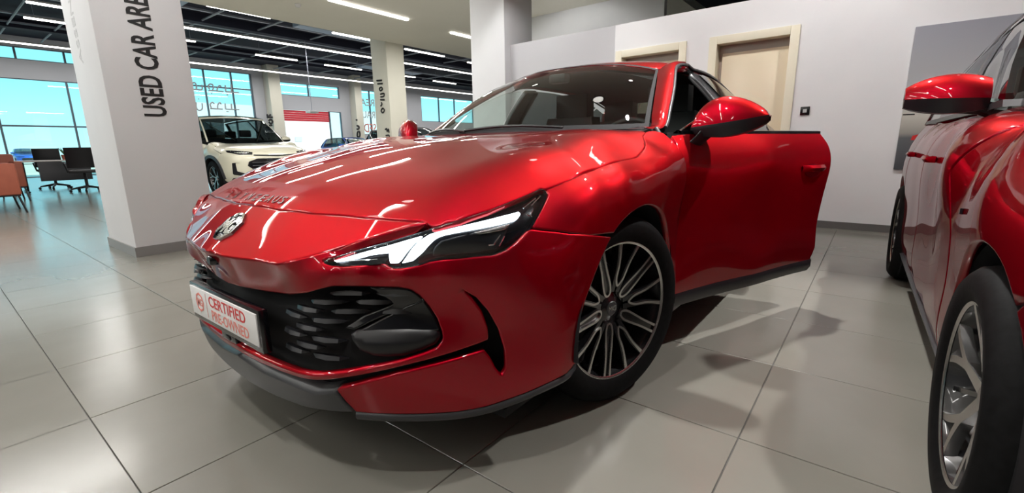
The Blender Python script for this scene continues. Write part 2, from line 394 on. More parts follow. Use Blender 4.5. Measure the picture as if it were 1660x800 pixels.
def side_x(Y, Z, g=gL):
    """point of the skin at given Y, Z on the left side"""
    out = []
    for y, z in zip(Y, Z):
        a, b = 1.15, .45
        for _ in range(30):
            m = (a+b)/2
            if g(np.array([[m, y, z]]))[0] > 0: a = m
            else: b = m
        out.append((b, y, z))
    return np.array(out)
# ---- outlines read off the photograph, laid on the skin ------------
hl_top_in = [(698, 371), (674, 379), (627, 393), (580.5, 405), (540.5, 418), (522, 422)]
hl_bot = [(524, 427), (538, 431), (580, 431), (621, 428), (625, 433), (631, 436), (651, 435.6), (674, 432), (693, 426), (721, 421.5), (768, 418), (801, 415.7)]
hl_rear = [(822, 407.5), (841, 393), (860, 372), (876, 344), (888, 316)]
hl_top_out = [(884, 307.6), (876, 306.4), (839, 323), (792, 341.7), (745, 357), (698, 371)]
crease = [(329.5, 406), (355, 414), (385, 418.5), (410, 421.5), (446, 428), (470, 424), (500, 416), (560, 399), (620, 382), (665, 369.5), (694, 364)]
hood_front = [(385, 330.5), (405, 333), (455, 340.6), (499, 345), (549, 348.4), (592.5, 353), (639, 356), (686, 360), (694, 366)]
hood_side = [(884, 307.6), (904, 299), (925, 290), (970, 271), (1005, 260), (1033, 254)]
bump_fender = [(861, 372), (880, 374.5), (898, 376), (925, 380), (952, 385)]
ARC_Y, ARC_Z, ARC_R = .972, .335, .366
def arch(a0, a1, n=24, r=ARC_R, yc=ARC_Y):
    a = np.radians(np.linspace(a0, a1, n)); return side_x(yc-r*np.cos(a)*(1.0), ARC_Z+r*np.sin(a))
def to_center(P, close_first=True):
    """cut a left-half polyline (starting beyond or near the centre line) so that it starts at X = 0"""
    P = np.array(P); k = np.argmax(P[:, 0] > 0)
    if k > 0: a, b = P[k-1], P[k]; t = -a[0]/(b[0]-a[0]); return np.vstack([a+t*(b-a), P[k:]])
    a, b = P[0], P[1]; q = a-(b-a)*(a[0]/(b[0]-a[0])) if a[0] > 1e-4 else a.copy(); q[0] = 0; return np.vstack([q, P])
cr3 = to_center(onU(crease)); hf3 = to_center(onU(hood_front)); hto3 = onU(hl_top_out); hs3 = onU(hood_side)
def both(loop_half):
    """mirror a left-half open polyline (starts and ends on X = 0) into a closed loop in plan"""
    P = np.array(loop_half); Q = P[::-1].copy(); Q[:, 0] *= -1
    return np.vstack([P, Q[1:-1]])
# ---- hood and nose -------------------------------------------------
h_back = np.array([(.775, 1.345), (.70, 1.345), (.55, 1.33), (.3, 1.285), (0, 1.27)])
hs_xy = hs3[:, :2].copy()
hood_loop = both(np.vstack([hf3[:-1, :2]-[0, -.0022], [hto3[-1][:2]+[0, .006]], hto3[::-1][1:, :2]+[-.0015, .0015], hs_xy[1:]+[-.001, 0], _sail[1:, :2]+[-.0015, 0], h_back]))
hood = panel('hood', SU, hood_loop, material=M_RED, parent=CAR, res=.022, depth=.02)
nose_loop = both(np.vstack([cr3[:, :2], hf3[::-1][1:, :2]-[0, .0022]]))
nose = panel('nose_panel', SU, nose_loop, material=M_RED, parent=CAR, res=.016, depth=.02, lip=.0012)
# ---- bumper ----------------------------------------------------------
gr_top = [(322, 436), (340, 445), (385, 464), (430, 473), (469, 478), (498, 475), (517, 469.5), (539, 465), (594, 465.5), (645, 467), (666, 470.5), (681, 480), (696, 497), (708.7, 516), (717, 539), (718.5, 552), (708.7, 566)]
gr_bot = [(687, 575), (653, 586), (602.5, 597), (556, 606), (530, 609), (511, 610), (484, 606), (452, 594.5), (420, 580), (385, 561)]
strip_low = [(385, 569), (420, 588.5), (452, 602), (484, 613), (511, 617.5), (530, 617), (560, 613), (602, 605.5), (653, 594), (700, 582), (740, 570), (775, 558), (792, 551)]
cresc = [(790.5, 530.7), (781, 507), (766, 487), (751, 471), (772, 483), (791.5, 505), (808.5, 535), (819, 569), (820.5, 598), (814, 611), (804, 599), (796, 582), (785, 569)]
blade_top = [(740, 583), (690, 596), (645, 607), (600, 619), (545, 633)]
blade_low = [(560, 652), (577, 669)]
low_edge = [(620, 672), (680, 672.5), (740, 669), (790, 660), (840, 643), (885, 624), (920, 606)]
gb3 = onL(gr_bot); gt3 = to_center(onL(gr_top)); st3 = to_center(onL(strip_low)); gbc = to_center(gb3[::-1])
zc = gbc[0][2]
crL = cr3.copy()
arc_f = arch(-8, 54, 22)
bf3 = onL(bump_fender); hb3 = onL(hl_bot); hr3 = onL(hl_rear); hti3 = onL(hl_top_in)
low3 = np.vstack([onL(blade_low), onL(low_edge)])
mid = np.vstack([st3, onL(cresc), onL(blade_top), low3, arc_f[:],
                 bf3[::-1][1:], hr3[2:3], hr3[:2][::-1], hb3[::-1], hti3[::-1][:-1]])
top = cr3[::-1].copy()
half = np.vstack([[gt3[0]], gt3[1:], gb3, ])
def L_loop(P): return L_uv(np.array(P))
half_uv = np.vstack([L_loop(cr3)[::1]])
cu = L_loop(cr3); cu[:, 1] -= .0015
bumper_half = np.vstack([L_loop(gt3), L_loop(gb3), L_loop(gbc[:1]), L_loop(st3), L_loop(onL(cresc)), L_loop(onL(blade_top)), L_loop(low3), L_loop(arc_f), L_loop(bf3[::-1][1:]), L_loop(hr3[2:3]), L_loop(hr3[:2][::-1]), L_loop(hb3[::-1]), L_loop(hti3[::-1][:-1]), cu[::-1]])
# gbc runs from the centre outwards: the loop reaches the centre line along the grille's lower edge
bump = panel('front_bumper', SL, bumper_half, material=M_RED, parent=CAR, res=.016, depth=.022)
bumpR = mirror_obj(bump)
# dark core behind all the openings
core_uv = [L_uv(np.array([[0, .03, .60]]))[0], *L_uv(np.array([(.4, .1, .60), (.6, .2, .60), (.76, .36, .58), (.86, .5, .52), (.885, .56, .35), (.85, .5, .22), (.7, .3, .2), (.4, .12, .2), (0, .08, .2)]))]
core = panel('grille_backing', L_surf(-.055), core_uv, material=M_MATTE, parent=CAR, res=.04, depth=.004); core['label'] = 'matte black backing of the openings'
mirror_obj(core)
# ---- fender ----------------------------------------------------------
arc_b = arch(57, 172, 36)
fen_back = side_x([1.418, 1.405, 1.395, 1.39, 1.388, 1.388, 1.385], [.235, .35, .5, .65, .78, .85, .90])
fs = onL(hood_side)
fen_loop = np.vstack([L_loop(onL([(889, 314.7), (877, 344), (863, 370), (880, 372), (898, 373.5), (925, 377.5), (954, 382)])), L_loop(arc_b), L_loop(fen_back), L_uv(np.array([(.84, 1.385, .935), (.815, 1.36, .945)])), L_uv(_sail[::-1][:-1])+[.0006, 0], L_loop(fs[::-1])+[.0006, -.001]])
fender = panel('front_fender', SL, fen_loop, material=M_RED, parent=CAR, res=.018, depth=.02)
mirror_obj(fender)
# ---- wheel-arch liner --------------------------------------------------
def liner(yc, side, name='wheel_arch_liner', zc=.335, r=.375):
    mb = MB(); rows = []
    for x in (.925, .88, .60):
        rows.append([(side*x, yc-r*math.cos(a), zc+r*math.sin(a)) for a in np.linspace(-.12, PI+.12, 30)])
    mb.grid(rows); mb.add([(side*.60, yc-r*math.cos(a), zc+r*math.sin(a)) for a in np.linspace(-.12, PI+.12, 30)], [tuple(range(30))])
    return mb.build(name, M_MATTE, CAR)
for s in (1, -1): liner(.972, s); liner(3.75, s)
# ---- headlight -----------------------------------------------------------
hto_L = hto3
edge = np.vstack([hti3, hb3, hr3, hto3[:-1]])
_k = [0]
ed = edge-LC; er = np.linalg.norm(ed, axis=1)
tp = np.vstack([hti3[::-1], hto3[::-1]]); bt = np.vstack([hb3, hr3])
def at_frac(P, t): s = np.r_[0, np.cumsum(np.linalg.norm(np.diff(P, axis=0), axis=1))]; s /= s[-1]; return np.array([np.interp(t, s, P[:, k]) for k in range(3)])
bul = []
for t in (.25, .4, .55, .7, .85):
    for w in (.35, .65):
        p = at_frac(tp, t)*(1-w)+at_frac(bt, t)*w; d = p-LC; bul.append(p+d/np.linalg.norm(d)*.012)
hp = np.vstack([edge, bul]); hd = hp-LC; hr_ = np.linalg.norm(hd, axis=1)
HF = RBF(hd/hr_[:, None], hr_, lam=3e-5)
def H_surf(off=0.): return Surf(lambda uv: (lambda D: LC+D*(HF(D)+off)[:, None])(L_dir(uv)))
def gH(off): return lambda P: (lambda d, r: r-(HF(d/r[:, None])+off))(P-LC, np.linalg.norm(P-LC, axis=1))
def onH(pxs, off): return np.array([q for q in cast(pxs, gH(off)) if q is not None])
hl_uv = np.vstack([L_loop(hti3), L_loop(hb3), L_loop(hr3), L_loop(hto3[:-1])])
def make_headlight():
    hl = empty('headlight', (0, 0, 0), parent=CAR); obs = []
    hs = panel('housing', H_surf(-.034), hl_uv, material=M_BLACK, parent=hl, res=.02, depth=.004); obs.append(hs)
    # side wall of the bucket
    lp = resample(hl_uv, .012, True); a = H_surf(-.003)(lp); b = H_surf(-.036)(lp); mb = MB(); mb.grid([list(map(tuple, a)), list(map(tuple, b))], closed_v=True); obs.append(mb.build('bezel', M_BLACK, hl))
    ln = panel('lens', H_surf(0.), hl_uv, material=M_LENS, parent=hl, res=.02, depth=.003, lip=0.); obs.append(ln)
    drlA = [(540.5, 422.7), (580, 411.5), (627.5, 398.5), (660, 389), (682.6, 382.8), (676, 388), (668, 396), (657, 411), (646, 427.4), (632, 428), (630.5, 420), (630, 411), (605, 414), (580.5, 418)]
    drlB = [(687, 386), (695, 380.5), (707, 376.5), (768, 361.5), (810, 351), (841, 343), (844.5, 346.5), (841, 352), (836.5, 355), (800, 363.5), (768, 371), (740, 377), (721, 381.6), (710, 386), (702.6, 391), (694, 400), (686, 409.8), (669.7, 424), (651, 428), (658, 418), (668, 403), (678, 392)]
    for q in (drlA, drlB):
        uv = L_uv(onH(q, -.014)); o = panel('daytime_lamp', H_surf(-.014), uv, material=M_DRL, parent=hl, res=.01, depth=.014, lip=.002); obs.append(o)
    # grey reflector shelf under the light bar and small optics
    q = [(716, 391), (745, 383), (790, 372), (826, 363), (818, 384), (806, 404), (770, 410), (700, 416), (705, 402)]
    o = panel('lamp_module', H_surf(-.02), L_uv(onH(q, -.02)), material=M_SATIN, parent=hl, res=.02, depth=.012); obs.append(o)
    for q in ([(770, 377), (800, 370), (828, 362), (820, 372), (795, 377), (776, 380)],):
        o = panel('reflector', H_surf(-.015), L_uv(onH(q, -.015)), material=M_SILVER, parent=hl, res=.012, depth=.008); obs.append(o)
    for a, b in (((811, 381), (800, 397)), ((817, 383), (809, 399)), ((800, 397), (792, 398)), ((868, 322), (848, 338)), ((876, 318), (861, 334)), ((862, 352), (853, 347)), ((566, 424), (612, 421))):
        P = onH([a, ((a[0]+b[0])/2, (a[1]+b[1])/2), b], -.012); mb = MB(); mb.tube(P, .0022, 6); obs.append(mb.build('chrome_accent', M_CHROME, hl))
    return hl, obs
hlL, hobs = make_headlight()
hlR = empty('headlight', (0, 0, 0), parent=CAR)
for o in hobs: mirror_obj(o, o.name.split('.')[0], hlR)

# ---- lower lip, grille, plate, badge ---------------------------------------
lip_top = [(318.5, 529), (335, 543), (350, 554), (385, 577), (427, 605), (476, 626.5), (511, 640), (543, 637)]
lip_end = [(556, 653), (573, 669)]
lip_low = [(525, 666), (490, 659), (444.5, 641.5), (399, 617), (357, 589), (329, 568), (316, 547)]
lt3 = to_center(onL(lip_top, .004)); ll3 = to_center(onL(lip_low, .004)[::-1])
lip_half = np.vstack([L_loop(lt3), L_loop(onL(lip_end, .004)), L_loop(ll3[::-1])])
lip = panel('splitter_lip', L_surf(.004), lip_half, material=M_GREYP, parent=CAR, res=.02, depth=.05); mirror_obj(lip)
# black skirt strip under the painted corner
ls3 = low3[1:]; arcend = arc_f[0]
def drop(P, dz, out): P = P.copy(); d = P-LC; d[:, 2] = 0; d /= np.linalg.norm(d, axis=1)[:, None]; P += d*out; P[:, 2] += dz; return P
sk = np.vstack([ls3, [arcend]]); sk = smooth_curve(sk, 4)
mb = MB(); mb.grid([list(map(tuple, drop(sk, dz, o_))) for dz, o_ in ((.006, -.012), (-.002, .001), (-.012, .004), (-.022, -.002), (-.026, -.06))]); o = mb.build('bumper_skirt', M_GREYP, CAR, smooth=50); mirror_obj(o)
# underbody floor
mb = MB(); mb.box(-.80, .80, .42, 4.6, .165, .19); mb.build('underbody', M_MATTE, CAR)
# grille: smooth black surround panels and staggered fins
GR = empty('grille', (0, 0, 0), parent=CAR)
gsm = panel('grille_panel', L_surf(-.016), L_uv(onL([(600, 467.5), (645, 469), (664, 472), (679, 481), (694, 498), (706, 516), (714, 536), (640, 541), (575, 540), (616, 519), (660, 497), (690, 487), (640, 505), (600, 522), (575, 535), (560, 532), (590, 512), (640, 494)], -.016)), material=M_BLACK, parent=GR, res=.02, depth=.03)
pod_px = [(561, 545), (573, 536), (610, 533.5), (660, 532.5), (700, 535), (714, 540), (716, 551), (707, 564), (687, 573), (653, 584), (625, 585.5), (602, 584), (577, 574), (564, 557)]
podc = onL([(640, 560)])[0]; PU = L_uv(onL(pod_px))
def pod_fn(uv):
    D = L_dir(uv); r = LF(D); lp = resample(PU, .01, True); dd = seg_dist(lp, uv); ins = inside(lp, uv); k = np.where(ins, np.clip(dd/.05, 0, 1), 0)
    return LC+D*(r-.026+.022*np.sqrt(1-(1-k)**2))[:, None]
pod = panel('grille_pod', Surf(pod_fn), PU, material=M_SATIN, parent=GR, res=.01, depth=.03, lip=.001)
for o in (gsm, pod): mirror_obj(o)
# fins: short tapering bars in staggered rows, larger away from the plate
gz0, gz1 = .345, .565
GPOLY = np.vstack([L_loop(gt3), L_loop(gb3), L_loop(gbc[:1])])
podblk = resample(PU, .02, True)
fin_meshes = {}
rows = [.362, .386, .41, .434, .458, .482, .506, .530, .552]
for ri, z in enumerate(rows):
    th = np.arange(.03 if ri % 2 else .115, 1.0, .165)
    for t in th:
        for s in (1, -1):
            # centre of the fin on the skin
            pts = []
            for q in (-.068, -.045, 0, .045, .068):
                uvq = np.array([[(t+q/ .95)*.95*.78, 0.]])
                D = L_dir(uvq); rr = LF(D)[0]
                # find elevation that gives this height
                ph = 0.
                for _ in range(6):
                    D = L_dir(np.array([[uvq[0, 0], ph]])); rr = LF(D)[0]; ph += ((z-(LC[2]+D[0, 2]*rr))/rr)*.95
                pts.append((LC+D[0]*rr, uvq[0, 0], ph))
            if not inside(GPOLY, np.array([[p[1], p[2]] for p in pts])).all(): continue
            c = np.array([[pts[2][1], pts[2][2]]])
            if seg_dist(GPOLY, c)[0] < .02: continue
            if inside(podblk, c)[0] or seg_dist(podblk, c)[0] < .03: continue
            if abs(pts[2][0][0]) < .27 and .33 < z < .485: continue
            sz = .35+.65*min(1, max(0, (pts[2][0][0]-.05)/.5))
            mb = MB(); ring = []
            for (P_, _, _), w in zip(pts, (.12, .8, 1, .8, .12)):
                d = P_-LC; d[2] = 0; d /= np.linalg.norm(d); h = .0085*w*(.6+.6*sz)
                P_ = P_.copy(); P_[0] *= s; d = d*np.array([s, 1, 1])
                ring.append([P_-d*.034+np.array([0, 0, h*.5]), P_-d*(.030-.014*w)+np.array([0, 0, h]), P_-d*(.030-.020*w)+np.array([0, 0, -h*.2]), P_-d*.034+np.array([0, 0, -h])])
            mb.grid(ring, closed_v=True); mb.build('grille_fin', M_SATIN, GR, smooth=30)
# number plate and its holder
PLz0, PLz1, PLx = .343, .471, .254
PLT = empty('number_plate', (0, 0, 0), parent=CAR); PLT['label'] = 'white certified pre-owned show plate in black holder'
mb = MB(); mb.box(-PLx, PLx, .046, .072, PLz0, PLz1); mb.build('plate_holder', M_BLACK, PLT, bevel=.006)
mb = MB(); mb.box(-PLx+.012, PLx-.012, .0425, .0475, PLz0+.020, PLz1-.012); mb.build('plate_sheet', M_WHITE, PLT, bevel=.001)
def put_text(txt, size, sx, M, material, parent, name='lettering', depth=.001, offset=.0):
    v, f = text_mesh(txt, size, depth, offset); mb = MB(); mb.add([M @ Vector((p[0]*sx, p[1], p[2])) for p in v], f); return mb.build(name, material, parent, smooth=0)
MX = lambda x, y, z: Matrix(((1, 0, 0, x), (0, 0, -1, y), (0, 1, 0, z), (0, 0, 0, 1)))     # text facing -Y
def fit_text(txt, w, h, depth=.002, offset=0.):
    v, f = text_mesh(txt, 1.0, depth, offset); P = np.array(v); lo, hi = P.min(0), P.max(0); P[:, 0] = (P[:, 0]-lo[0])/(hi[0]-lo[0])*w; P[:, 1] = (P[:, 1]-lo[1])/(hi[1]-lo[1])*h
    return P, f
for txt, x0, z0, w_, h_, m_ in (('CERTIFIED', -.088, .415, .262, .036, M_PRINTR), ('PRE-OWNED', -.078, .371, .262, .034, M_PRINTP)):
    P, f = fit_text(txt, w_, h_, .0006, .012); mb = MB(); mb.add([(x0+q[0], .0424-q[2], z0+q[1]) for q in P], f); mb.build('plate_lettering', m_, PLT, smooth=0)
mb = MB(); mb.lathe([(.026, 0), (.033, 0), (.033, .0008), (.026, .0008), (.026, 0)], 8, MX(-.168, .0425, .413)); mb.build('plate_emblem_ring', M_PRINTP, PLT, smooth=0)
P, f = fit_text('MG', .040, .026, .0006, .01); mb = MB(); mb.add([(-.188+q[0], .0424-q[2], .400+q[1]) for q in P], f); mb.build('plate_emblem', M_PRINTP, PLT, smooth=0)
mb = MB(); mb.box(-.112, -.1105, .0418, .0425, .372, .452); mb.build('plate_rule', M_PRINTP, PLT, smooth=0)
mb = MB(); mb.box(-.05, .05, .052, .075, .318, .341); mb.box(-.016, .016, .048, .075, .322, .336); mb.build('front_sensor', M_BLACK, CAR, bevel=.003)
# badge on the nose
uvb = np.array([[0, .104]]); pb = SU(uvb)[0]; e = 1e-3; du = SU(uvb+[e, 0])[0]-pb; dv = SU(uvb+[0, e])[0]-pb; nb_ = np.cross(du, dv); nb_ /= np.linalg.norm(nb_); dv /= np.linalg.norm(dv); du /= np.linalg.norm(du)
MBg = Matrix((( du[0], dv[0], nb_[0], pb[0]), (du[1], dv[1], nb_[1], pb[1]), (du[2], dv[2], nb_[2], pb[2]), (0, 0, 0, 1)))
BG = empty('nose_badge', (0, 0, 0), parent=CAR); BG['label'] = 'chrome octagonal badge'
mb = MB(); mb.lathe([(.001, -.004), (.052, -.004), (.054, .002), (.001, .004)], 8, MBg @ Matrix.Rotation(PI/8, 4, 'Z')); mb.build('badge_plate', M_BLACK, BG)
mb = MB(); mb.lathe([(.046, .0), (.048, .007), (.057, .006), (.058, -.003)], 8, MBg @ Matrix.Rotation(PI/8, 4, 'Z')); mb.build('badge_rim', M_CHROME, BG, smooth=20)
v, f = text_mesh('MG', .074, .003, .0035); mb = MB(); mb.add([MBg @ Vector((p[0]*.78, p[1]-.026, p[2]+.005)) for p in v], f); mb.build('badge_letters', M_CHROME, BG, smooth=0)
# camera below the nose edge
mb = MB(); mb.lathe([(.0, .012), (.012, .012), (.016, .006), (.017, -.02)], 16, MX(0, .043, .578)); mb.build('front_camera', M_BLACK, CAR)
# reflected lettering, laid on the hood as solid dark red letters
M_HL = mat('reflected_lettering_red', (.10, .0, .006), .3, coat=1.)
HLT = empty('hood_reflected_lettering', (0, 0, 0), parent=CAR)
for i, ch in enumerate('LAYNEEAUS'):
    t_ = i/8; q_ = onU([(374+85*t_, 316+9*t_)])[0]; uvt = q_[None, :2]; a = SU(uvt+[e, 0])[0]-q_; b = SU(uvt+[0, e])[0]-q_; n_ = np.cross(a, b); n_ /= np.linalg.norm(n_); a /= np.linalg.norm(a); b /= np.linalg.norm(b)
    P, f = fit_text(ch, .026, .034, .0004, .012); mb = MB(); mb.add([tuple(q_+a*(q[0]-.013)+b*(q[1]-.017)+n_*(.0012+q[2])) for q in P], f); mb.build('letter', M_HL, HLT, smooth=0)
# ---- greenhouse ----------------------------------------------------------
D_z = [.20, .30, .42, .55, .68, .78, .83, .88, .935]; D_x = [.895, .922, .919, .923, .936, .945, .938, .914, .872]
D_yo = [(1.30, 0), (1.42, 0), (2.0, .002), (2.6, .004), (3.2, .004), (3.75, .010), (4.1, -.004), (4.4, -.05), (4.62, -.12), (4.75, -.20)]
_D = [(y, z, x+dx) for y, dx in D_yo for z, x in zip(D_z, D_x)]
DF = RBF(np.array(_D)[:, :2], np.array(_D)[:, 2], lam=1e-6)
SD = Surf(lambda uv: np.column_stack([DF(uv), uv]))
G_ctl = [(1.5, .93, .872), (2.2, .935, .872), (3.0, .94, .872), (3.6, .95, .865), (4.2, .96, .82), (4.6, .96, .76),
         (1.75, 1.03, .815), (2.4, 1.15, .752), (3.0, 1.15, .748), (3.6, 1.1, .765), (4.2, 1.04, .74),
         (2.1, 1.25, .655), (2.4, 1.325, .585), (3.0, 1.33, .57), (3.6, 1.245, .575), (4.2, 1.11, .63), (2.7, 1.34, .575)]
_G = np.array(G_ctl); GF = RBF(_G[:, :2], _G[:, 2], lam=1e-5)
SG = Surf(lambda uv: np.column_stack([GF(uv), uv]))
def panelR(*a, **k):
    o = panel(*a, **k); mirror_obj(o); return o
# roof rail height over Y (upper edge of the side windows)
def rail(y): return float(np.interp(y, [1.62, 1.85, 2.10, 2.3, 2.55, 2.8, 3.1, 3.4, 3.7, 4.0, 4.3, 4.6], [.965, 1.105, 1.245, 1.305, 1.327, 1.332, 1.322, 1.287, 1.228, 1.155, 1.07, .985]))
R_ctl = [(0, 2.04, 1.348), (.3, 2.075, 1.336), (.5, 2.16, 1.30), (0, 2.3, 1.388), (.3, 2.3, 1.378), (.52, 2.3, 1.338), (0, 2.6, 1.403), (.35, 2.6, 1.39), (.53, 2.6, 1.354), (0, 3.0, 1.393), (.35, 3., 1.380), (.53, 3., 1.345), (0, 3.4, 1.340), (.35, 3.4, 1.328), (.53, 3.4, 1.30), (0, 3.8, 1.242), (.35, 3.8, 1.232), (.55, 3.8, 1.198), (0, 4.3, 1.085), (.4, 4.3, 1.075), (.62, 4.3, 1.05), (0, 4.7, .965), (.4, 4.7, .96), (.66, 4.65, .945)]
_R = mir(R_ctl); RFi = RBF(_R[:, :2], _R[:, 2], lam=1e-5); SR = Surf(lambda uv: np.column_stack([uv, RFi(uv)]))
def rail_pt(y): z = rail(y); return np.array([GF([[y, z]])[0], y, z])
ws_top = np.array([(0, 2.04), (.2, 2.05), (.36, 2.09), (.505, 2.175)])
rl = np.array([rail_pt(y) for y in np.linspace(2.24, 3.35, 12)])
roof_half = np.vstack([ws_top, [[.545, 2.215]], rl[1:, :2]-[.004, 0], [[.50, 3.40], [.3, 3.43], [0, 3.45]]])
roof = panel('roof', SR, both(roof_half), material=M_RED, parent=CAR, res=.04, depth=.03)
hgl = both(np.array([(0, 3.47), (.3, 3.45), (.50, 3.42), (.545, 3.8), (.60, 4.25), (.4, 4.29), (0, 4.31)]))
panel('rear_window', SR, hgl, material=M_TINT, parent=CAR, res=.05, depth=.004)
trunk = both(np.array([(0, 4.33), (.4, 4.31), (.62, 4.27), (.66, 4.5), (.66, 4.68), (.4, 4.76), (0, 4.79)]))
panel('boot_lid', SR, trunk, material=M_RED, parent=CAR, res=.05, depth=.03)
# windscreen
cowl = smooth_curve([(0, 1.285, .952), (.25, 1.30, .952), (.48, 1.38, .954), (.62, 1.475, .958), (.705, 1.585, .966)], 6)
head = smooth_curve([(0, 2.035, 1.347), (.2, 2.045, 1.343), (.36, 2.085, 1.328), (.45, 2.13, 1.312), (.508, 2.178, 1.297)], 6)
def ws_pt(s, t, off=0):
    sg = 1 if s >= 0 else -1; k = abs(s)*(len(cowl)-1); i = min(int(k), len(cowl)-2); w = k-i
    a = cowl[i]*(1-w)+cowl[i+1]*w; b = head[i]*(1-w)+head[i+1]*w
    p = a*(1-t)+b*t; p = p+np.array([0, -.4, .9])*(.045*4*t*(1-t)*(1-.75*abs(s)**3)+off); p[0] *= sg; return p
mb = MB(); mb.grid([[tuple(ws_pt(s, t)) for t in np.linspace(0, 1, 15)] for s in np.linspace(-1, 1, 41)]); wsob = mb.build('windscreen', M_WIND, CAR, smooth=60)
def strip(fn, name, material, n=60, parent=CAR, w=6):
    mb = MB(); mb.grid([[tuple(fn(a, b)) for b in np.linspace(0, 1, w)] for a in np.linspace(0, 1, n)]); return mb.build(name, material, parent, smooth=60)
strip(lambda a, b: ws_pt(-1+2*a, .0+.05*b, .002), 'windscreen_frit', M_MATTE)
strip(lambda a, b: ws_pt(-1+2*a, .955+.045*b, .002), 'windscreen_frit', M_MATTE)
for s in (1, -1): strip(lambda a, b: ws_pt(s*(.955+.045*b), a, .002), 'windscreen_frit', M_MATTE)
mb = MB(); mb.box(-.055, .055, 1.93, 1.99, 1.25, 1.30); mb.build('mirror_sensor_housing', M_SATIN, CAR, bevel=.01)
# cowl panel with wipers
strip(lambda a, b: ws_pt(-1+2*a, 0)+np.array([0, -.085*b*(1-.3*abs(-1+2*a)), -.012*b-.006]), 'cowl_panel', M_SATIN, w=4)
for x0, x1 in ((.42, -.18), (-.12, -.6)):
    P = [ws_pt(x0+(x1-x0)*t, .015+.03*math.sin(PI*t), .012)+np.array([0, -.02*(1-t), 0]) for t in np.linspace(0, 1, 10)]
    mb = MB(); mb.tube(P, .007, 6); mb.build('wiper', M_SATIN, CAR)
# A-pillar: from the windscreen edge to the door opening
pil_o = smooth_curve([(.775, 1.42, .955), (.768, 1.60, .968), (.735, 1.74, 1.055), (.685, 1.92, 1.165), (.632, 2.08, 1.262), (.600, 2.19, 1.308), (.588, 2.30, 1.333), (.583, 2.42, 1.345)], 5)
pil_i = smooth_curve([(.66, 1.44, .957), (.706, 1.588, .9665), (.675, 1.69, 1.03), (.622, 1.85, 1.13), (.568, 2.01, 1.218), (.522, 2.14, 1.283), (.530, 2.26, 1.336), (.535, 2.42, 1.358)], 5)
def pil(a, b):
    k = a*(len(pil_o)-1); i = min(int(k), len(pil_o)-2); w = k-i; o = pil_o[i]*(1-w)+pil_o[i+1]*w; n = pil_i[i]*(1-w)+pil_i[i+1]*w
    ease = math.sin(PI*b); q = n*(1-b)+o*b; return q+np.array([.5, -.25, .6])*.016*ease
ap = strip(pil, 'pillar', M_RED, 60, w=9); mirror_obj(ap)
def railq(y, off=0.): p = rail_pt(y); return p+np.array([off, 0, off*.3])
mb = MB(); mb.tube([tuple(p+np.array([.004, .004, -.004])) for p in pil_o[5:]]+[tuple(railq(y, .004)) for y in np.linspace(2.5, 3.9, 14)], .008, 8); o = mb.build('window_seal', M_GREYP, CAR, smooth=60); mirror_obj(o)
o = strip(lambda a, b: (lambda r, c: c*(1-b)+r*b+np.array([.3, 0, .6])*.010*math.sin(PI*b))(railq(2.36+1.1*a), np.array([.50, 2.36+1.1*a, RFi([[.50, 2.36+1.1*a]])[0]-.004])), 'roof_rail', M_SATIN, 30, w=5); mirror_obj(o)
# door seal and inner frame of the opening (left side stands open)
seal = [tuple(p+np.array([-.012, .012, -.014])) for p in pil_o[5:]]+[tuple(rail_pt(y)+np.array([-.012, 0, -.014])) for y in (2.45, 2.5)]+[(.66, 2.53, 1.22), (.76, 2.55, 1.05), (.86, 2.56, .9), (.88, 2.56, .6), (.88, 2.54, .4), (.87, 2.45, .29), (.87, 1.7, .28), (.87, 1.48, .32), (.86, 1.44, .6), (.84, 1.43, .88), (.77, 1.50, .955)]
mb = MB(); mb.tube(seal, .013, 8); mb.build('door_seal', M_GREYP, CAR, smooth=60)
# pillars between the doors, glass, doors
def yz(P): return np.array(P, float)
bp_loop = yz([(2.44, .935), (2.43, rail(2.43)-.02), (2.58, rail(2.58)-.02), (2.64, .935)])
panelR('door_pillar', Surf(lambda uv: np.column_stack([GF(uv)-.012, uv])), bp_loop, material=M_SATIN, parent=CAR, res=.04, depth=.03)
rg = yz([(2.60, .945), (2.545, rail(2.545)-.025)]+[(y, rail(y)-.025) for y in np.linspace(2.7, 3.55, 7)]+[(3.58, .955)])
panelR('rear_door_glass', SG, rg, material=M_TINT, parent=CAR, res=.05, depth=.004, lip=0)
qg = yz([(3.61, .958), (3.58, rail(3.58)-.025), (3.75, rail(3.75)-.03), (3.95, 1.06), (3.90, .97)])
panelR('quarter_glass', SG, qg, material=M_TINT, parent=CAR, res=.05, depth=.004, lip=0)
cpl = yz([(3.89, .955), (3.935, 1.055), (3.745, rail(3.745)-.035), (3.72, rail(3.72)-.005), (3.95, rail(3.95)+.0), (4.2, rail(4.2)), (4.55, .98), (4.5, .955)])
panelR('rear_pillar', SG, cpl, material=M_RED, parent=CAR, res=.04, depth=.02)
rd = yz([(2.535, .25), (2.52, .45), (2.53, .7), (2.55, .88), (2.56, .932), (3.3, .938), (3.50, .94), (3.50, .80), (3.42, .66), (3.36, .50), (3.33, .34), (3.28, .25)])
panelR('rear_door', SD, rd, material=M_RED, parent=CAR, res=.04, depth=.03)
qa = [(3.75-.372*math.cos(t), .335+.372*math.sin(t)) for t in np.linspace(2.95, .28, 26)][::-1]
qp = yz([(3.385, .45), (3.43, .65), (3.508, .79), (3.508, .942), (3.9, .95), (4.3, .955), (4.6, .955), (4.74, .9), (4.74, .35), (4.6, .24), (4.14, .24)]+[(3.75+.372*math.cos(t), .335+.372*math.sin(t)) for t in np.linspace(.1, PI-.25, 26)])
panelR('rear_quarter_panel', SD, qp, material=M_RED, parent=CAR, res=.04, depth=.03)
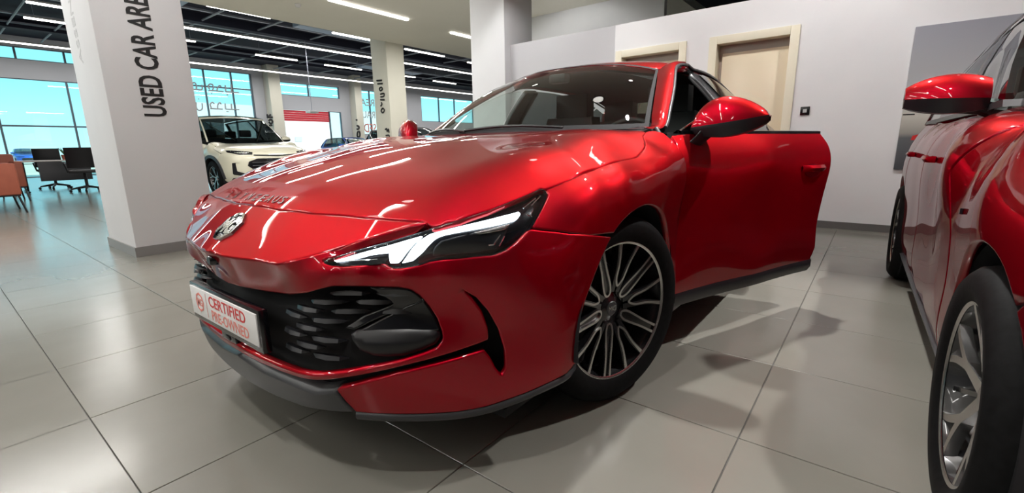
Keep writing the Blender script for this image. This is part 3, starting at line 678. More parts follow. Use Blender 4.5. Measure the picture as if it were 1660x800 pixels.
mb = MB(); mb.grid([[(x, y, z) for y, x in ((1.40, .885), (2.0, .888), (2.6, .89), (3.36, .89))] for x, z in ((.9, .165),)] and [[(.80, y, .17) for y in (1.40, 2, 2.7, 3.36)], [(.895, y, .175) for y in (1.40, 2, 2.7, 3.36)], [(.905, y, .205) for y in (1.40, 2, 2.7, 3.36)], [(.90, y, .26) for y in (1.40, 2, 2.7, 3.36)], [(.86, y, .29) for y in (1.40, 2, 2.7, 3.36)], [(.70, y, .30) for y in (1.40, 2, 2.7, 3.36)]])
o = mb.build('sill', M_SATIN, CAR); mirror_obj(o)
# tail
def tail(a, b):
    x = -1+2*a; z = .28+b*.66; w = .735-.03*b; yy = 4.86-.10*abs(x)**3.2-.06*b*b+(.02 if b < .3 else 0); return np.array([x*w, yy, z])
strip(tail, 'rear_bumper', M_RED, 41, w=15)
strip(lambda a, b: tail(.04+.92*a, .60+.14*b)+np.array([0, .012*math.sin(PI*b), 0]), 'tail_lamp', mat('red_lamp', (.35, .0, .0), .15, coat=1), 41, w=5)
# ---- front door, closed shape then swung open ------------------------------------
HNG = Vector((.885, 1.415, 0)); DANG = math.radians(-21.0)
DM = Matrix.Translation(HNG) @ Matrix.Rotation(DANG, 4, 'Z') @ Matrix.Translation(-HNG)
fd = yz([(1.425, .27), (1.405, .36), (1.400, .50), (1.396, .65), (1.394, .80), (1.394, .88), (1.40, .925), (1.50, .934), (1.9, .936), (2.40, .937), (2.525, .937), (2.535, .88), (2.515, .7), (2.505, .46), (2.515, .34), (2.49, .27)])
door_c = panel('front_door', SD, fd, material=M_RED, parent=CAR, res=.025, depth=.035)
doorR = mirror_obj(door_c, 'front_door')
def door_parts(door):
    k = []
    # lower black sill moulding carried by the door, belt strip, inner card
    mbb = MB(); rows = []
    for y in np.linspace(1.425, 2.50, 14):
        x = DF([[y, .27]])[0]; rows.append([(x-.004, y, .285), (x+.004, y, .272), (x+.003, y, .238), (x-.012, y, .212), (x-.07, y, .215), (x-.07, y, .285)])
    mbb.grid(rows, closed_v=True); mbb.add(rows[0], [tuple(range(6))]); mbb.add(rows[-1], [tuple(reversed(range(6)))]); k.append(mbb.build('door_skirt', M_SATIN, door))
    mbb = MB(); rows = []
    for y in np.linspace(1.46, 2.525, 12):
        x = DF([[y, .935]])[0]; rows.append([(x+.002, y, .932), (x+.001, y, .945), (x-.02, y, .948), (x-.04, y, .935)])
    mbb.grid(rows, closed_v=True); mbb.add(rows[-1], [(3, 2, 1, 0)]); k.append(mbb.build('belt_moulding', M_BLACK, door))
    mbb = MB(); rows = []
    for y in np.linspace(1.44, 2.50, 14):
        rows.append([(DF([[y, z]])[0]-d, y, z) for z, d in ((.29, .05), (.33, .09), (.52, .11), (.58, .14), (.64, .14), (.68, .10), (.88, .085), (.94, .05))])
    mbb.grid(rows); mbb.add(rows[-1]+[(DF([[2.5, z]])[0]-.03, 2.50, z) for z in (.94, .6, .29)], [tuple(range(11))]); mbb.add(rows[0]+[(DF([[1.44, z]])[0]-.03, 1.44, z) for z in (.94, .6, .29)], [tuple(range(11))]); k.append(mbb.build('door_card', M_SEAT, door))
    # handle: bar over a flat disc with the cup's shade in its colour
    y0, zz = 2.36, .765; x = DF([[y0, zz]])[0]
    mbb = MB(); pr = [(y0-.10+.20*t, 1-abs(2*t-1)**3) for t in np.linspace(0, 1, 13)]
    mbb.grid([[(DF([[y, zz]])[0]+.003+.022*w, y, zz+.016), (DF([[y, zz]])[0]+.008+.030*w, y, zz+.002), (DF([[y, zz]])[0]+.003+.022*w, y, zz-.016), (DF([[y, zz]])[0]-.006+.012*w, y, zz)] for y, w in pr], closed_v=True)
    k.append(mbb.build('door_handle', M_RED, door, smooth=60))
    mbb = MB(); mbb.grid([[(DF([[y0+.075*a*c, zz-.012+.034*a*s]])[0]+.0015, y0+.075*a*c, zz-.012+.034*a*s) for a in (.02, 1)] for c, s in ((math.cos(q), math.sin(q)) for q in np.linspace(0, 2*PI, 24))]); k.append(mbb.build('handle_cup_shade', mat('recess_shade_red', (.10, .0, .004), .25, coat=1.), door))
    return k
kids = door_parts(door_c)
for o in kids: mirror_obj(o, None, doorR)
fgR = yz([(1.72, .945), (1.90, 1.075), (2.10, 1.20), (2.27, rail(2.27)-.025), (2.43, rail(2.43)-.025), (2.44, .945)])
fg = panel('front_door_glass', SG, fgR, material=M_SIDE, parent=doorR, res=.05, depth=.004, lip=0); gR = mirror_obj(fg, 'front_door_glass', doorR); bpy.data.objects.remove(fg)
sailp = panel('mirror_sail', SG, yz([(1.60, .94), (1.70, .943), (1.72, .946), (1.88, 1.063), (1.86, 1.08)]), material=M_SATIN, parent=doorR, res=.04, depth=.01); mirror_obj(sailp, 'mirror_sail', doorR); bpy.data.objects.remove(sailp)
# lowered glass of the open door: only its upper edge and the small sail rise above the belt
mb = MB(); mb.add([(.855, 1.47, .935), (.853, 1.60, 1.0), (.85, 1.655, 1.06), (.85, 1.665, .94)], [(0, 1, 2, 3)]); mb.add([(.845, 1.47, .935), (.843, 1.60, 1.0), (.84, 1.655, 1.06), (.84, 1.665, .94)], [(3, 2, 1, 0)]); mb.build('mirror_sail', M_SATIN, door_c)
mb = MB(); mb.tube([(.858, 1.46, .94), (.856, 1.56, .985), (.852, 1.66, 1.062)], .004, 6); mb.build('sail_trim', M_CHROME, door_c)
door_c.matrix_local = DM
DMI = DM.inverted()
# ---- mirrors -----------------------------------------------------------------------
def make_mirror(parent, M, s=1):
    """door mirror: painted cap above, black body and foot below; s = -1 for the other side"""
    def tx(p):
        if s < 0: p = DMI @ Vector(p)          # the other mirror sits on a closed door
        return (s*p[0], p[1], p[2])
    ks = []
    def ell(x, up, k):
        # cross section (Y, Z) of the shell at span position x in 0..1
        w = math.sin(PI*min(1, max(0, x))**.72)**.55 if 0 < x < 1 else 0
        return w
    N = 22; rows = []; rows2 = []
    for i in range(N+1):
        t = i/N; x = .905+.275*t
        zt = .962+.112*math.sin(PI*t**.80)**.62*(1-.22*t)+.028*t; zb = .952-.010*t+.045*t*t
        zm = .958+.020*t+.018*t*t
        dep = .085*math.sin(PI*(.10+.86*t))**.5
        yc = 1.565+.035*t
        rows.append([(x, yc-dep*math.cos(a)*.85, zm+(zt-zm)*math.sin(a)) for a in np.linspace(0, PI*.72, 11)])
        rows2.append([(x, yc-dep*.85, zm), (x, yc-dep*.86, zm-.014), (x, yc-dep*.66, zb-.012-.028*math.sin(PI*t)**.6), (x, yc+dep*.35, zb-.012-.028*math.sin(PI*t)**.6), (x, yc+dep*.55, zm)])
    mb = MB(); mb.grid([[tx(p) for p in r] for r in rows]); o = mb.build('mirror_cap', M_RED if s > 0 or True else None, parent, smooth=70, M=M); ks.append(o)
    mb = MB(); mb.grid([[tx(p) for p in r] for r in rows2]); ks.append(mb.build('mirror_body', M_SATIN, parent, smooth=50, M=M))
    back = [[rows[i][-1], rows2[i][-1]] for i in range(N+1)]; mb = MB(); mb.grid([[tx(p) for p in r] for r in back]); ks.append(mb.build('mirror_glass', M_CHROME, parent, smooth=60, M=M))
    foot = []
    for t in np.linspace(0, 1, 8):
        c = np.array([.915+.075*t, 1.495+.070*t, .872+.092*t]); a = .036-.004*t; b = .040+.020*t
        foot.append([tx((c[0]+b*.6*math.cos(q)*.5, c[1]+a*math.cos(q), c[2]+b*.45*math.sin(q))) for q in np.linspace(0, 2*PI, 14)[:-1]])
    mb = MB(); mb.grid(foot, closed_v=True); ks.append(mb.build('mirror_foot', M_SATIN, parent, smooth=70, M=M))
    return ks
make_mirror(door_c, DMI); make_mirror(doorR, None, -1)
# ---- wheels --------------------------------------------------------------------------
def wheel_parts(parent, R=.335, rim=.247, w=.235, design='lace', silver=M_SILVER, front=True):
    """wheel about the local X axis, outer face at +X"""
    TX = Matrix(((0, 0, 1, 0), (1, 0, 0, 0), (0, 1, 0, 0), (0, 0, 0, 1)))      # local Z -> X
    h = w/2
    prof = [(rim-.012, h-.018), (rim+.004, h-.006), (rim+.02, h), (rim+.05, h+.002), (R-.022, h-.008), (R-.008, h-.022), (R-.002, h-.05), (R, h-.09), (R, -h+.09), (R-.002, -h+.05), (R-.012, -h+.018), (R-.04, -h), (rim, -h), (rim-.012, -h+.02)]
    mb = MB(); mb.lathe(prof, 72, TX); mb.build('tyre', M_TYRE, parent, smooth=50)
    for g in (-.06, -.02, .02, .06):
        mb = MB(); mb.lathe([(R+.0006, g-.004), (R+.0008, g), (R+.0006, g+.004)], 72, TX); mb.build('tread_groove', M_MATTE, parent, smooth=0)
    mb = MB(); mb.lathe([(rim-.010, h-.018), (rim-.014, h-.035), (rim-.030, h-.06), (rim-.034, -h+.03), (rim-.005, -h+.012)], 72, TX); mb.build('rim_barrel', M_RIMBLK, parent, smooth=50)
    mb = MB(); mb.lathe([(rim-.0125, h-.016), (rim-.006, h-.011), (rim-.0045, h-.011)], 96, TX); mb.build('rim_lip', silver, parent, smooth=60)
    mb = MB(); mb.lathe([(.0, -.02), (.15, -.02), (.155, -.03), (.155, -.045)], 48, TX); mb.build('brake_disc', mat('brake_steel', (.03, .03, .032), .35, metal=1.), parent)
    mb = MB(); mb.prism([(.09+.07*math.cos(a), .05*math.sin(a)) if 0 else (math.cos(a)*r_, math.sin(a)*r_) for r_, aa in ((.175, (-.5, .5)), (.10, (.5, -.5))) for a in np.linspace(aa[0], aa[1], 8)], -.045, .005, TX); mb.build('brake_caliper', M_MATTE, parent, bevel=.006)
    def ribbon(pts, width, z0, z1, closed=False):
        """flat bar following a polyline in the wheel plane; z by radius"""
        P = smooth_curve(pts, 5) if not closed else np.array(pts); L_, R_ = [], []
        for i in range(len(P)):
            t = P[min(i+1, len(P)-1)]-P[max(i-1, 0)]
            t = t/(np.linalg.norm(t)+1e-9); n = np.array([-t[1], t[0]]); wd = width(np.linalg.norm(P[i])) if callable(width) else width
            L_.append(P[i]+n*wd/2); R_.append(P[i]-n*wd/2)
        def zz(q): r = np.linalg.norm(q); return h-.020-.040*max(0, 1-r/rim)**1.2
        rows = [[(*a, zz(a)+z1), (*b, zz(b)+z1), (*b, zz(b)+z0), (*a, zz(a)+z0)] for a, b in zip(L_, R_)]
        return [[TX @ Vector(p) for p in r] for r in rows]
    def pol(r, a): return np.array([r*math.cos(a), r*math.sin(a)])
    def add_rib(rows, name, material):
        mb = MB(); mb.grid(rows, closed_v=True); n = len(rows); mb.f.append((0, 1, 2, 3)); mb.f.append(tuple((n-1)*4+k for k in (3, 2, 1, 0))); return mb.build(name, material, parent, smooth=30)
    re = rim-.008
    if design == 'lace':
        for k in range(5):
            a = 2*PI*k/5+.105; b = a+PI/5
            sp = empty('spoke_set', (0, 0, 0), parent=parent) if 0 else parent
            # forked arm: two slim bars meeting in a point near the hub
            add_rib(ribbon([pol(re, a-.20), pol(.17, a-.155), pol(.115, a-.16), pol(.090, a-.08), pol(.083, a), pol(.090, a+.08), pol(.115, a+.16), pol(.17, a+.155), pol(re, a+.20)], lambda r: .0075+.010*max(0, (r-.17)/.08)**2, -.001, .004), 'spoke_face', silver)
            for s in (-1, 1): add_rib(ribbon([pol(.06, a+s*.2), pol(.115, a+s*.16), pol(.17, a+s*.155), pol(re, a+s*.20)], .017, -.028, .001), 'spoke', M_RIMBLK)
            # split arm: twin bars closing in a loop at the hub
            add_rib(ribbon([pol(re, b-.055), pol(.17, b-.075), pol(.125, b-.125), pol(.085, b-.20), pol(.062, b-.17), pol(.055, b), pol(.062, b+.17), pol(.085, b+.20), pol(.125, b+.125), pol(.17, b+.075), pol(re, b+.055)], lambda r: .0075+.004*max(0, (r-.17)/.08)**2, -.001, .004), 'spoke_face', silver)
            add_rib(ribbon([pol(.05, b), pol(.12, b), pol(.18, b), pol(re, b)], lambda r: .034-.03*max(0, min(1, (r-.09)/.15))+.012, -.028, -.003), 'spoke', M_RIMBLK)
    else:
        for k in range(5):
            a = 2*PI*k/5+.35; b = a+PI/5
            add_rib(ribbon([pol(.02, a), pol(.06, a), pol(.10, a), pol(.128, a)], lambda r: .040-.016*min(1, r/.128), -.02, .004), 'spoke', silver)
            for s in (-1, 1):
                add_rib(ribbon([pol(.108, a), pol(.135, a+s*.075), pol(.175, a+s*.17), pol(re, a+s*.27)], lambda r: .023-.009*max(0, (r-.12)/.12), -.02, .004), 'spoke', silver)
            add_rib(ribbon([pol(.05, b), pol(.12, b), pol(.18, b), pol(re, b)], .012, -.034, -.012), 'spoke', M_RIMBLK)
        mb = MB(); mb.lathe([(.0, h-.052), (.05, h-.054), (.056, h-.062)], 30, TX); mb.build('hub_plate', silver, parent, smooth=40)
    mb = MB(); mb.lathe([(.0, h-.048), (.026, h-.048), (.031, h-.052), (.066, h-.060), (.066, h-.085)], 32, TX); mb.build('hub', M_RIMBLK, parent, smooth=40)
    mb = MB(); mb.lathe([(.0, h-.046), (.024, h-.046), (.027, h-.049)], 24, TX); mb.build('hub_cap', M_GREYP if design == 'lace' else silver, parent, smooth=40)
    if design == 'lace':
        v, f = text_mesh('MG', .026, .0008); mb = MB(); mb.add([TX @ Vector((p[0], p[1]-.009, p[2]+h-.0452)) for p in v], f); mb.build('hub_letters', silver, parent, smooth=0)
    for k in range(5):
        a = 2*PI*k/5; mb = MB(); mb.lathe([(.0, h-.058), (.007, h-.058), (.008, h-.07)], 8, TX @ Matrix.Translation((.046*math.cos(a), .046*math.sin(a), 0))); mb.build('wheel_nut', M_GREYP, parent)
def place_wheel(parent, loc, rz, proto=None, **kw):
    w = empty('wheel', loc, rz, parent)
    if proto is None: wheel_parts(w, **kw)
    else:
        for ch in list(proto.children):
            c = ch.copy(); COL.objects.link(c); c.parent = w
    return w
ST = math.radians(-15.3)
W0 = place_wheel(CAR, (.785, .975, .335), ST)
place_wheel(CAR, (-.785, .975, .335), PI+ST, W0); place_wheel(CAR, (.80, 3.75, .335), 0, W0); place_wheel(CAR, (-.80, 3.75, .335), PI, W0)
# ---- cabin -----------------------------------------------------------------------------
CB = empty('interior', (0, 0, 0), parent=CAR)
mb = MB(); mb.box(-.72, .72, 1.40, 4.3, .19, .25); mb.build('cabin_floor', M_MATTE, CB)
mb = MB(); mb.grid([[(x, y, z-.03*abs(x)**3) for x in np.linspace(-.74, .74, 13)] for y, z in ((1.50, .30), (1.42, .80), (1.40, .925), (1.62, .955), (1.85, .945), (1.93, .90), (1.90, .72), (1.80, .55))]); mb.build('dashboard', M_SEAT, CB, smooth=60)
mb = MB(); mb.box(-.30, .30, 1.86, 1.885, .90, 1.0, Matrix.Translation((.12, 0, 0))); mb.build('dash_screen', M_BLACK, CB, bevel=.006)
SW = Matrix.Translation((.37, 2.08, .88)) @ Matrix.Rotation(math.radians(65), 4, 'X')
mb = MB(); mb.tube([SW @ Vector((.18*math.cos(a), .17*math.sin(a), 0)) for a in np.linspace(0, 2*PI, 33)], .015, 8, caps=False); mb.box(-.17, .17, -.025, .025, -.02, .01, SW); mb.box(-.06, .06, -.07, .05, -.03, .02, SW); mb.build('steering_wheel', M_SEAT, CB, smooth=50)
def seat(x, y, wd=.26):
    mb = MB(); rows = []
    for (yy, z, k, th) in ((y-.42, .42, .96, .10), (y-.2, .46, 1, .12), (y, .44, .98, .14)):
        rows.append([(x-wd*k, yy, z-.02), (x-wd*k*.9, yy, z+.03), (x-wd*.6, yy, z), (x+wd*.6, yy, z), (x+wd*k*.9, yy, z+.03), (x+wd*k, yy, z-.02), (x+wd*k, yy, z-th), (x-wd*k, yy, z-th)])
    mb.grid(rows, closed_v=True); mb.add(rows[0], [tuple(range(8))]); mb.add(rows[-1], [tuple(reversed(range(8)))])
    rows = []
    for t in np.linspace(0, 1, 7):
        z = .40+.70*t; yb = y+.02+.17*t; k = (1-.10*t-.16*t**4)
        rows.append([(x-wd*k, yb-.05, z), (x-wd*k*.75, yb-.01, z), (x+wd*k*.75, yb-.01, z), (x+wd*k, yb-.05, z), (x+wd*k, yb+.08, z), (x-wd*k, yb+.08, z)])
    mb.grid(rows, closed_v=True); mb.add(rows[-1], [tuple(reversed(range(6)))])
    mb.build('seat', M_SEAT, CB, smooth=50)
    mb = MB(); mb.box(x-.135, x+.135, y+.17, y+.28, 1.10, 1.27); mb.tube([(x-.06, y+.22, 1.0), (x-.06, y+.22, 1.12)], .008, 6); mb.tube([(x+.06, y+.22, 1.0), (x+.06, y+.22, 1.12)], .008, 6); mb.build('headrest', M_SEAT, CB, bevel=.03, seg=3)
for x in (.37, -.37): seat(x, 2.55)
seat(.36, 3.35, .33); seat(-.36, 3.35, .33)
mb = MB(); mb.box(-.60, .60, 3.66, 3.70, .3, 1.10); mb.build('parcel_wall', M_MATTE, CB)
mb = MB(); mb.grid([[(x, y, RFi([[x, y]])[0]-.045) for x in np.linspace(-.50, .50, 9)] for y in np.linspace(2.1, 3.6, 12)]); mb.build('headlining', mat('headlining_cloth', (.012, .012, .013), .9), CB, smooth=60)
mb = MB(); mb.box(-.11, .11, 1.85, 2.9, .25, .66); mb.build('centre_console', M_SEAT, CB, bevel=.03)
for s in (1, -1):
    mb = MB(); mb.add([(s*.80, 1.44, .26), (s*.80, 1.44, .90), (s*.74, 1.52, .95), (s*.74, 1.62, .93), (s*.80, 1.60, .55), (s*.80, 1.66, .26)], [tuple(range(6))]); mb.build('footwell_side', M_MATTE, CB)
    mb = MB(); mb.box(s*.74-.05, s*.74+.05, 2.52, 2.66, .26, .95); mb.build('pillar_trim', M_SEAT, CB, bevel=.02)

# ================================================================== two more cars, built the same way
class Body:
    def __init__(s, w, Ln, zb, zs, belt, hood_f, hood_r, cowl_y, nose=1.0, bk=(.965, .93)):
        s.c = np.array([0, .46*Ln, .48]); s.w = w; s.Ln = Ln; s.belt = belt; P = []
        lv = [(zb, .945), (zb+.10, .985), (.42, .985), (.56, .99), (.70, 1.0), (zs, .995), (belt-.03, bk[0]), (belt, bk[1])]
        fa = .21*Ln; ra = .79*Ln
        for z, k in lv:
            for y in np.linspace(fa, ra, 7): P.append((w*k, y, z))
        fr = [(0, 0), (.40, .03), (.66, .10), (.83, .22), (.935, .42), (.985, .66)]
        for z, k, off in ((zb, .97, .06), (zb+.12, 1., .02), (.42, 1., 0), (.56, 1, .012), (.70, .995, .045*nose), (.70+.55*(hood_f-.70), .985, .07*nose)):
            for x, y in fr: P.append((w*k*x, y+off, z))
        for z, k, off in ((zb, .96, .08), (zb+.12, 1., .03), (.45, 1., 0), (.65, 1, .01), (.85, .985, .03), (belt, .93, .07)):
            for x, y in [(0, 0), (.45, .02), (.72, .08), (.88, .20), (.96, .42)]: P.append((w*k*x, Ln-y-off, z))
        for x, dz in ((0, 0), (.3, -.006), (.55, -.012), (.76, -.028)):
            for t in (.08, .3, .6, 1.0): P.append((w*x, .16*nose+t*(cowl_y-.16*nose)+.22*x*x, hood_f+(hood_r-hood_f)*(t**.7)+dz))
        for y in np.linspace(.62, cowl_y, 3): P.append((w*.90, y, hood_f+(hood_r-hood_f)*((y/cowl_y)**.7)-.075))
        P = mir(P); d = P-s.c; r = np.linalg.norm(d, axis=1); s.F = RBF(d/r[:, None], r, lam=6e-4); s.sc = 1.3
        s.S = s.surf()
    def dir(s, uv): th, ph = uv[:, 0]/s.sc, uv[:, 1]/s.sc; return np.stack([np.sin(th)*np.cos(ph), -np.cos(th)*np.cos(ph), np.sin(ph)], 1)
    def uv(s, P): d = np.atleast_2d(P)-s.c; return np.stack([np.arctan2(d[:, 0], -d[:, 1])*s.sc, np.arctan2(d[:, 2], np.hypot(d[:, 0], d[:, 1]))*s.sc], 1)
    def surf(s, off=0.): return Surf(lambda q: (lambda D: s.c+D*(s.F(D)+off)[:, None])(s.dir(q)))
    def g(s, P): d = P-s.c; r = np.linalg.norm(d, axis=1); return r-s.F(d/r[:, None])
    def bis(s, mk, a, b):
        for _ in range(26):
            m = (a+b)/2
            if s.g(np.array([mk(m)]))[0] > 0: a = m
            else: b = m
        return mk(b)
    def side(s, L): return s.uv(np.array([s.bis(lambda x: (x, y, z), s.w*1.3, .2) for y, z in L]))
    def front(s, L): return s.uv(np.array([s.bis(lambda y: (x, y, z), -.4, s.c[1]-.3) for x, z in L]))
    def top(s, L): return s.uv(np.array([s.bis(lambda z: (x, y, z), 1.6, .5) for x, y in L]))
    def sidept(s, y, z): return np.array(s.bis(lambda x: (x, y, z), s.w*1.3, .2))
    def frontpt(s, x, z): return np.array(s.bis(lambda y: (x, y, z), -.4, s.c[1]-.3))
    def toppt(s, x, y): return np.array(s.bis(lambda z: (x, y, z), 1.6, .5))
def wheel_arc(yc, zc, r, a0, a1, n=16): return [(yc-r*math.cos(a), zc+r*math.sin(a)) for a in np.linspace(a0, a1, n)]
def make_car(root, paint_m, B, q, wheel_design, glass_m, mirror_z, clad=False, res=.045):
    """q: dict of plan dimensions; panels on both sides, cabin, wheels"""
    fy, ry, R, belt, zb, Ln, w = q['fy'], q['ry'], q['R'], q['belt'], q['zb'], q['Ln'], B.w
    ar = R+.05; zc = R
    def two(o): mirror_obj(o); return o
    d1, d2, d3 = q['d1'], q['d2'], q['d3']     # shut lines: fender/door, door/door, door/quarter
    bf = fy-ar-.0
    cy = q['cowl_y']
    # fender
    two(panel('front_fender', B.S, B.side([(fy-ar*.62, zc+ar*.79+.0)] + wheel_arc(fy, zc, ar, .9, PI-.05)+[(fy+ar+.03, zb+.02), (d1+.03, zb+.02), (d1-.005, .45), (d1, .62), (d1+.06, .80), (d1+.12, belt-.01)]+[(cy, belt-.045), (cy-.35, belt-.10), (fy-.05, belt-.15), (fy-.35, q['hl']+.015)]), material=paint_m, parent=root, res=res))
    # bumper half (mirrored): bottom edge, arch front, up to the bonnet edge
    hl = q['hl']
    low = [(0, zb), (.4*w, zb), (.7*w, zb)]
    loop = np.vstack([B.front(low), B.side([(fy-ar-.12, zb+.01), (fy-ar-.01, zb+.03)]+wheel_arc(fy, zc, ar, .02, .88, 8)+[(fy-.36, q['hl']+.01)]), B.front([(.80*w, hl+.03), (.6*w, hl+.035), (.3*w, hl+.045), (0, hl+.05)])])
    two(panel('front_bumper', B.S, loop, material=paint_m, parent=root, res=res))
    hd = np.vstack([B.front([(0, hl+.055), (.3*w, hl+.05), (.6*w, hl+.04), (.80*w, hl+.035)]), B.side([(fy-.355, hl+.02), (fy-.05, belt-.145), (cy-.35, belt-.095), (cy, belt-.04)]), B.top([(.70*w, cy+.02), (.4*w, cy-.06), (0, cy-.09)])])
    two(panel('bonnet', B.S, hd, material=paint_m, parent=root, res=res))
    # doors
    dr = []
    dr.append(two(panel('front_door', B.S, B.side([(d1+.04, zb+.03), (d1+.005, .45), (d1+.01, .62), (d1+.07, .80), (d1+.13, belt-.005), (d2-.01, belt), (d2-.005, .7), (d2-.02, .4), (d2-.03, zb+.03)]), material=paint_m, parent=root, res=res)))
    rarc = wheel_arc(ry, zc, ar, 0.05, .95, 8)
    dr.append(two(panel('rear_door', B.S, B.side([(d2-.02, zb+.03), (d2-.01, .4), (d2+.005, .7), (d2, belt), (d3, belt+.005), (d3, .82), (ry-ar*.62, zc+ar*.82), (ry-ar*.93, zc+ar*.42), (ry-ar-.01, zc+.01), (ry-ar-.03, zb+.03)]), material=paint_m, parent=root, res=res)))
    qarc = wheel_arc(ry, zc, ar, PI-.02, .93, 16)
    two(panel('rear_quarter_panel', B.S, B.side([(ry-ar*.60, zc+ar*.80)]+wheel_arc(ry, zc, ar, .95, PI-.02, 16)+[(ry+ar+.02, zb+.06), (Ln-.45, zb+.06), (Ln-.32, .5), (Ln-.30, belt-.02), (d3+.01, belt+.005), (d3+.01, .83)]), material=paint_m, parent=root, res=res))
    # tail
    tl = np.vstack([B.side([(Ln-.44, zb+.05), (Ln-.31, .5), (Ln-.29, belt-.02)]), B.uv(np.array([(.75*w, Ln-.15, belt-.02), (0, Ln-.08, belt-.02), (0, Ln-.02, .5), (0, Ln-.06, zb+.05), (.6*w, Ln-.1, zb+.05)]))])
    two(panel('rear_bumper', B.S, tl, material=paint_m, parent=root, res=res))
    # sill, floor, liners
    mb = MB(); rows = [[(w*k, y, z) for y in (fy+ar, d2, ry-ar)] for k, z in ((.86, zb-.03), (.955, zb-.02), (.975, zb+.03), (.90, zb+.05))]; mb.grid(rows); two(mb.build('sill', M_SATIN, root))
    mb = MB(); mb.box(-w*.88, w*.88, .25, Ln-.25, zb-.02, zb+.02); mb.build('underbody', M_MATTE, root)
    for s in (1, -1):
        for yc in (fy, ry):
            mb = MB(); arc = [(yc-(ar+.005)*math.cos(a), zc+(ar+.005)*math.sin(a)) for a in np.linspace(-.2, PI+.2, 24)]
            mb.grid([[(s*w*.965, *p) for p in arc], [(s*w*.62, *p) for p in arc]]); mb.add([(s*w*.62, *p) for p in arc], [tuple(range(24))]); mb.build('wheel_arch_liner', M_MATTE, root)
            if clad:
                P0 = [B.sidept(yc-(ar-.004)*math.cos(a), zc+(ar-.004)*math.sin(a)) for a in np.linspace(.0, PI, 26)]; P1 = [B.sidept(yc-(ar+.055)*math.cos(a), zc+(ar+.055)*math.sin(a)) for a in np.linspace(.0, PI, 26)]
                mb = MB(); mb.grid([[(s*(p[0]-.03), p[1], p[2]) for p in P0], [(s*(p[0]+.014), p[1], p[2]) for p in P0], [(s*(p[0]+.014), p[1], p[2]) for p in P1], [(s*(p[0]-.004), p[1], p[2]) for p in P1]]); mb.build('arch_cladding', M_GREYP, root)
    # cabin
    rz, ry0, ry1, rw = q['roof_z'], q['roof_y0'], q['roof_y1'], q['roof_w']
    def cowlp(s): return np.array([s*w*.86, cy-.09+.20*s*s, B.toppt(s*w*.70, cy-.09+.13*s*s)[2]+.005])
    def headp(s): return np.array([s*rw, ry0+.09*s*s, rz-.035-.035*s*s])
    def wpt(s, t): p = cowlp(s)*(1-t)+headp(s)*t; return p+np.array([0, -.5, .85])*.05*4*t*(1-t)*(1-.7*abs(s)**3)
    mb = MB(); mb.grid([[tuple(wpt(s, t)) for t in np.linspace(0, 1, 10)] for s in np.linspace(-1, 1, 25)]); mb.build('windscreen', glass_m, root, smooth=60)
    def roofp(s, t): y = (ry0+.09*s*s)*(1-t)+ry1*t; return np.array([s*rw*(1-.06*t), y, rz-.035-.035*s*s+.040*math.sin(PI*min(1, .25+t*.6))-.055*max(0, t-.6)**1.5])
    mb = MB(); mb.grid([[tuple(roofp(s, t)) for t in np.linspace(0, 1, 14)] for s in np.linspace(-1, 1, 21)]); mb.build('roof', paint_m if not q.get('roof_black') else M_BLACK, root, smooth=60)
    bz = belt
    def beltp(y): y = min(max(y, cy+.05), Ln-.35); p = B.sidept(y, bz-.02); return np.array([p[0]-.012, y, bz])
    def railp(t): p = roofp(1, t); return p+np.array([.012, 0, -.016])
    b0, b1 = cy+.10, Ln-.40
    def sidep(t, v, off=0.):
        a = beltp(b0+(b1-b0)*t); b = railp(t) if t <= 1 else railp(1)
        if q.get('front_lean', 0): pass
        p = a*(1-v)+b*v; return p+np.array([1, 0, .25])*(.035*4*v*(1-v)*.6+off)
    o = MB(); o.grid([[tuple(sidep(t, v, -.004)) for v in np.linspace(.0, 1, 7)] for t in np.linspace(0, 1, 33)]); two(o.build('side_glass', glass_m if not q.get('side_dark') else M_TINT, root, smooth=60))
    def bar(t0, t1, v0, v1, name, m, off=.006, n=20):
        mb = MB(); mb.grid([[tuple(sidep(t0+(t1-t0)*a+(q.get('lean', 0))*0, v0+(v1-v0)*b, off)) for b in np.linspace(0, 1, 6)] for a in np.linspace(0, 1, n)]); return two(mb.build(name, m, root, smooth=60))
    bar(0, .030, 0, 1, 'pillar', paint_m, .007); bar(.93, 1, 0, 1, 'rear_pillar', paint_m, .007)
    bar(.0, 1, .94, 1, 'window_frame', M_SATIN, .005); bar(0, 1, 0, .05, 'belt_moulding', M_SATIN, .006)
    tm = (d2-b0)/(b1-b0); bar(tm-.02, tm+.02, 0, 1, 'door_pillar', M_SATIN, .005)
    def wp2(s, a, b): return wpt(s*(1-.035*b), a)+np.array([0, -.004, .006])
    for s in (1, -1):
        mb = MB(); mb.grid([[tuple(wp2(s, a, b)) for b in np.linspace(0, 1, 4)] for a in np.linspace(0, 1, 14)]); mb.build('windscreen_pillar', paint_m, root, smooth=60)
    mb = MB(); mb.grid([[tuple(wpt(s, t)+np.array([0, -.004, .007])) for t in np.linspace(.91, 1, 4)] for s in np.linspace(-1, 1, 25)]); mb.build('roof_header', paint_m, root, smooth=60)
    # rear glass and hatch
    def rgp(s, t): a = roofp(s, 1); b = np.array([s*w*.80, Ln-.12, belt-.02]); return a*(1-t)+b*t+np.array([0, .3, .9])*.05*4*t*(1-t)
    mb = MB(); mb.grid([[tuple(rgp(s, t)) for t in np.linspace(0, .62, 8)] for s in np.linspace(-1, 1, 17)]); mb.build('rear_window', M_TINT, root, smooth=60)
    mb = MB(); mb.grid([[tuple(rgp(s, t)) for t in np.linspace(.62, 1, 5)] for s in np.linspace(-1, 1, 17)]); mb.build('tailgate', paint_m, root, smooth=60)
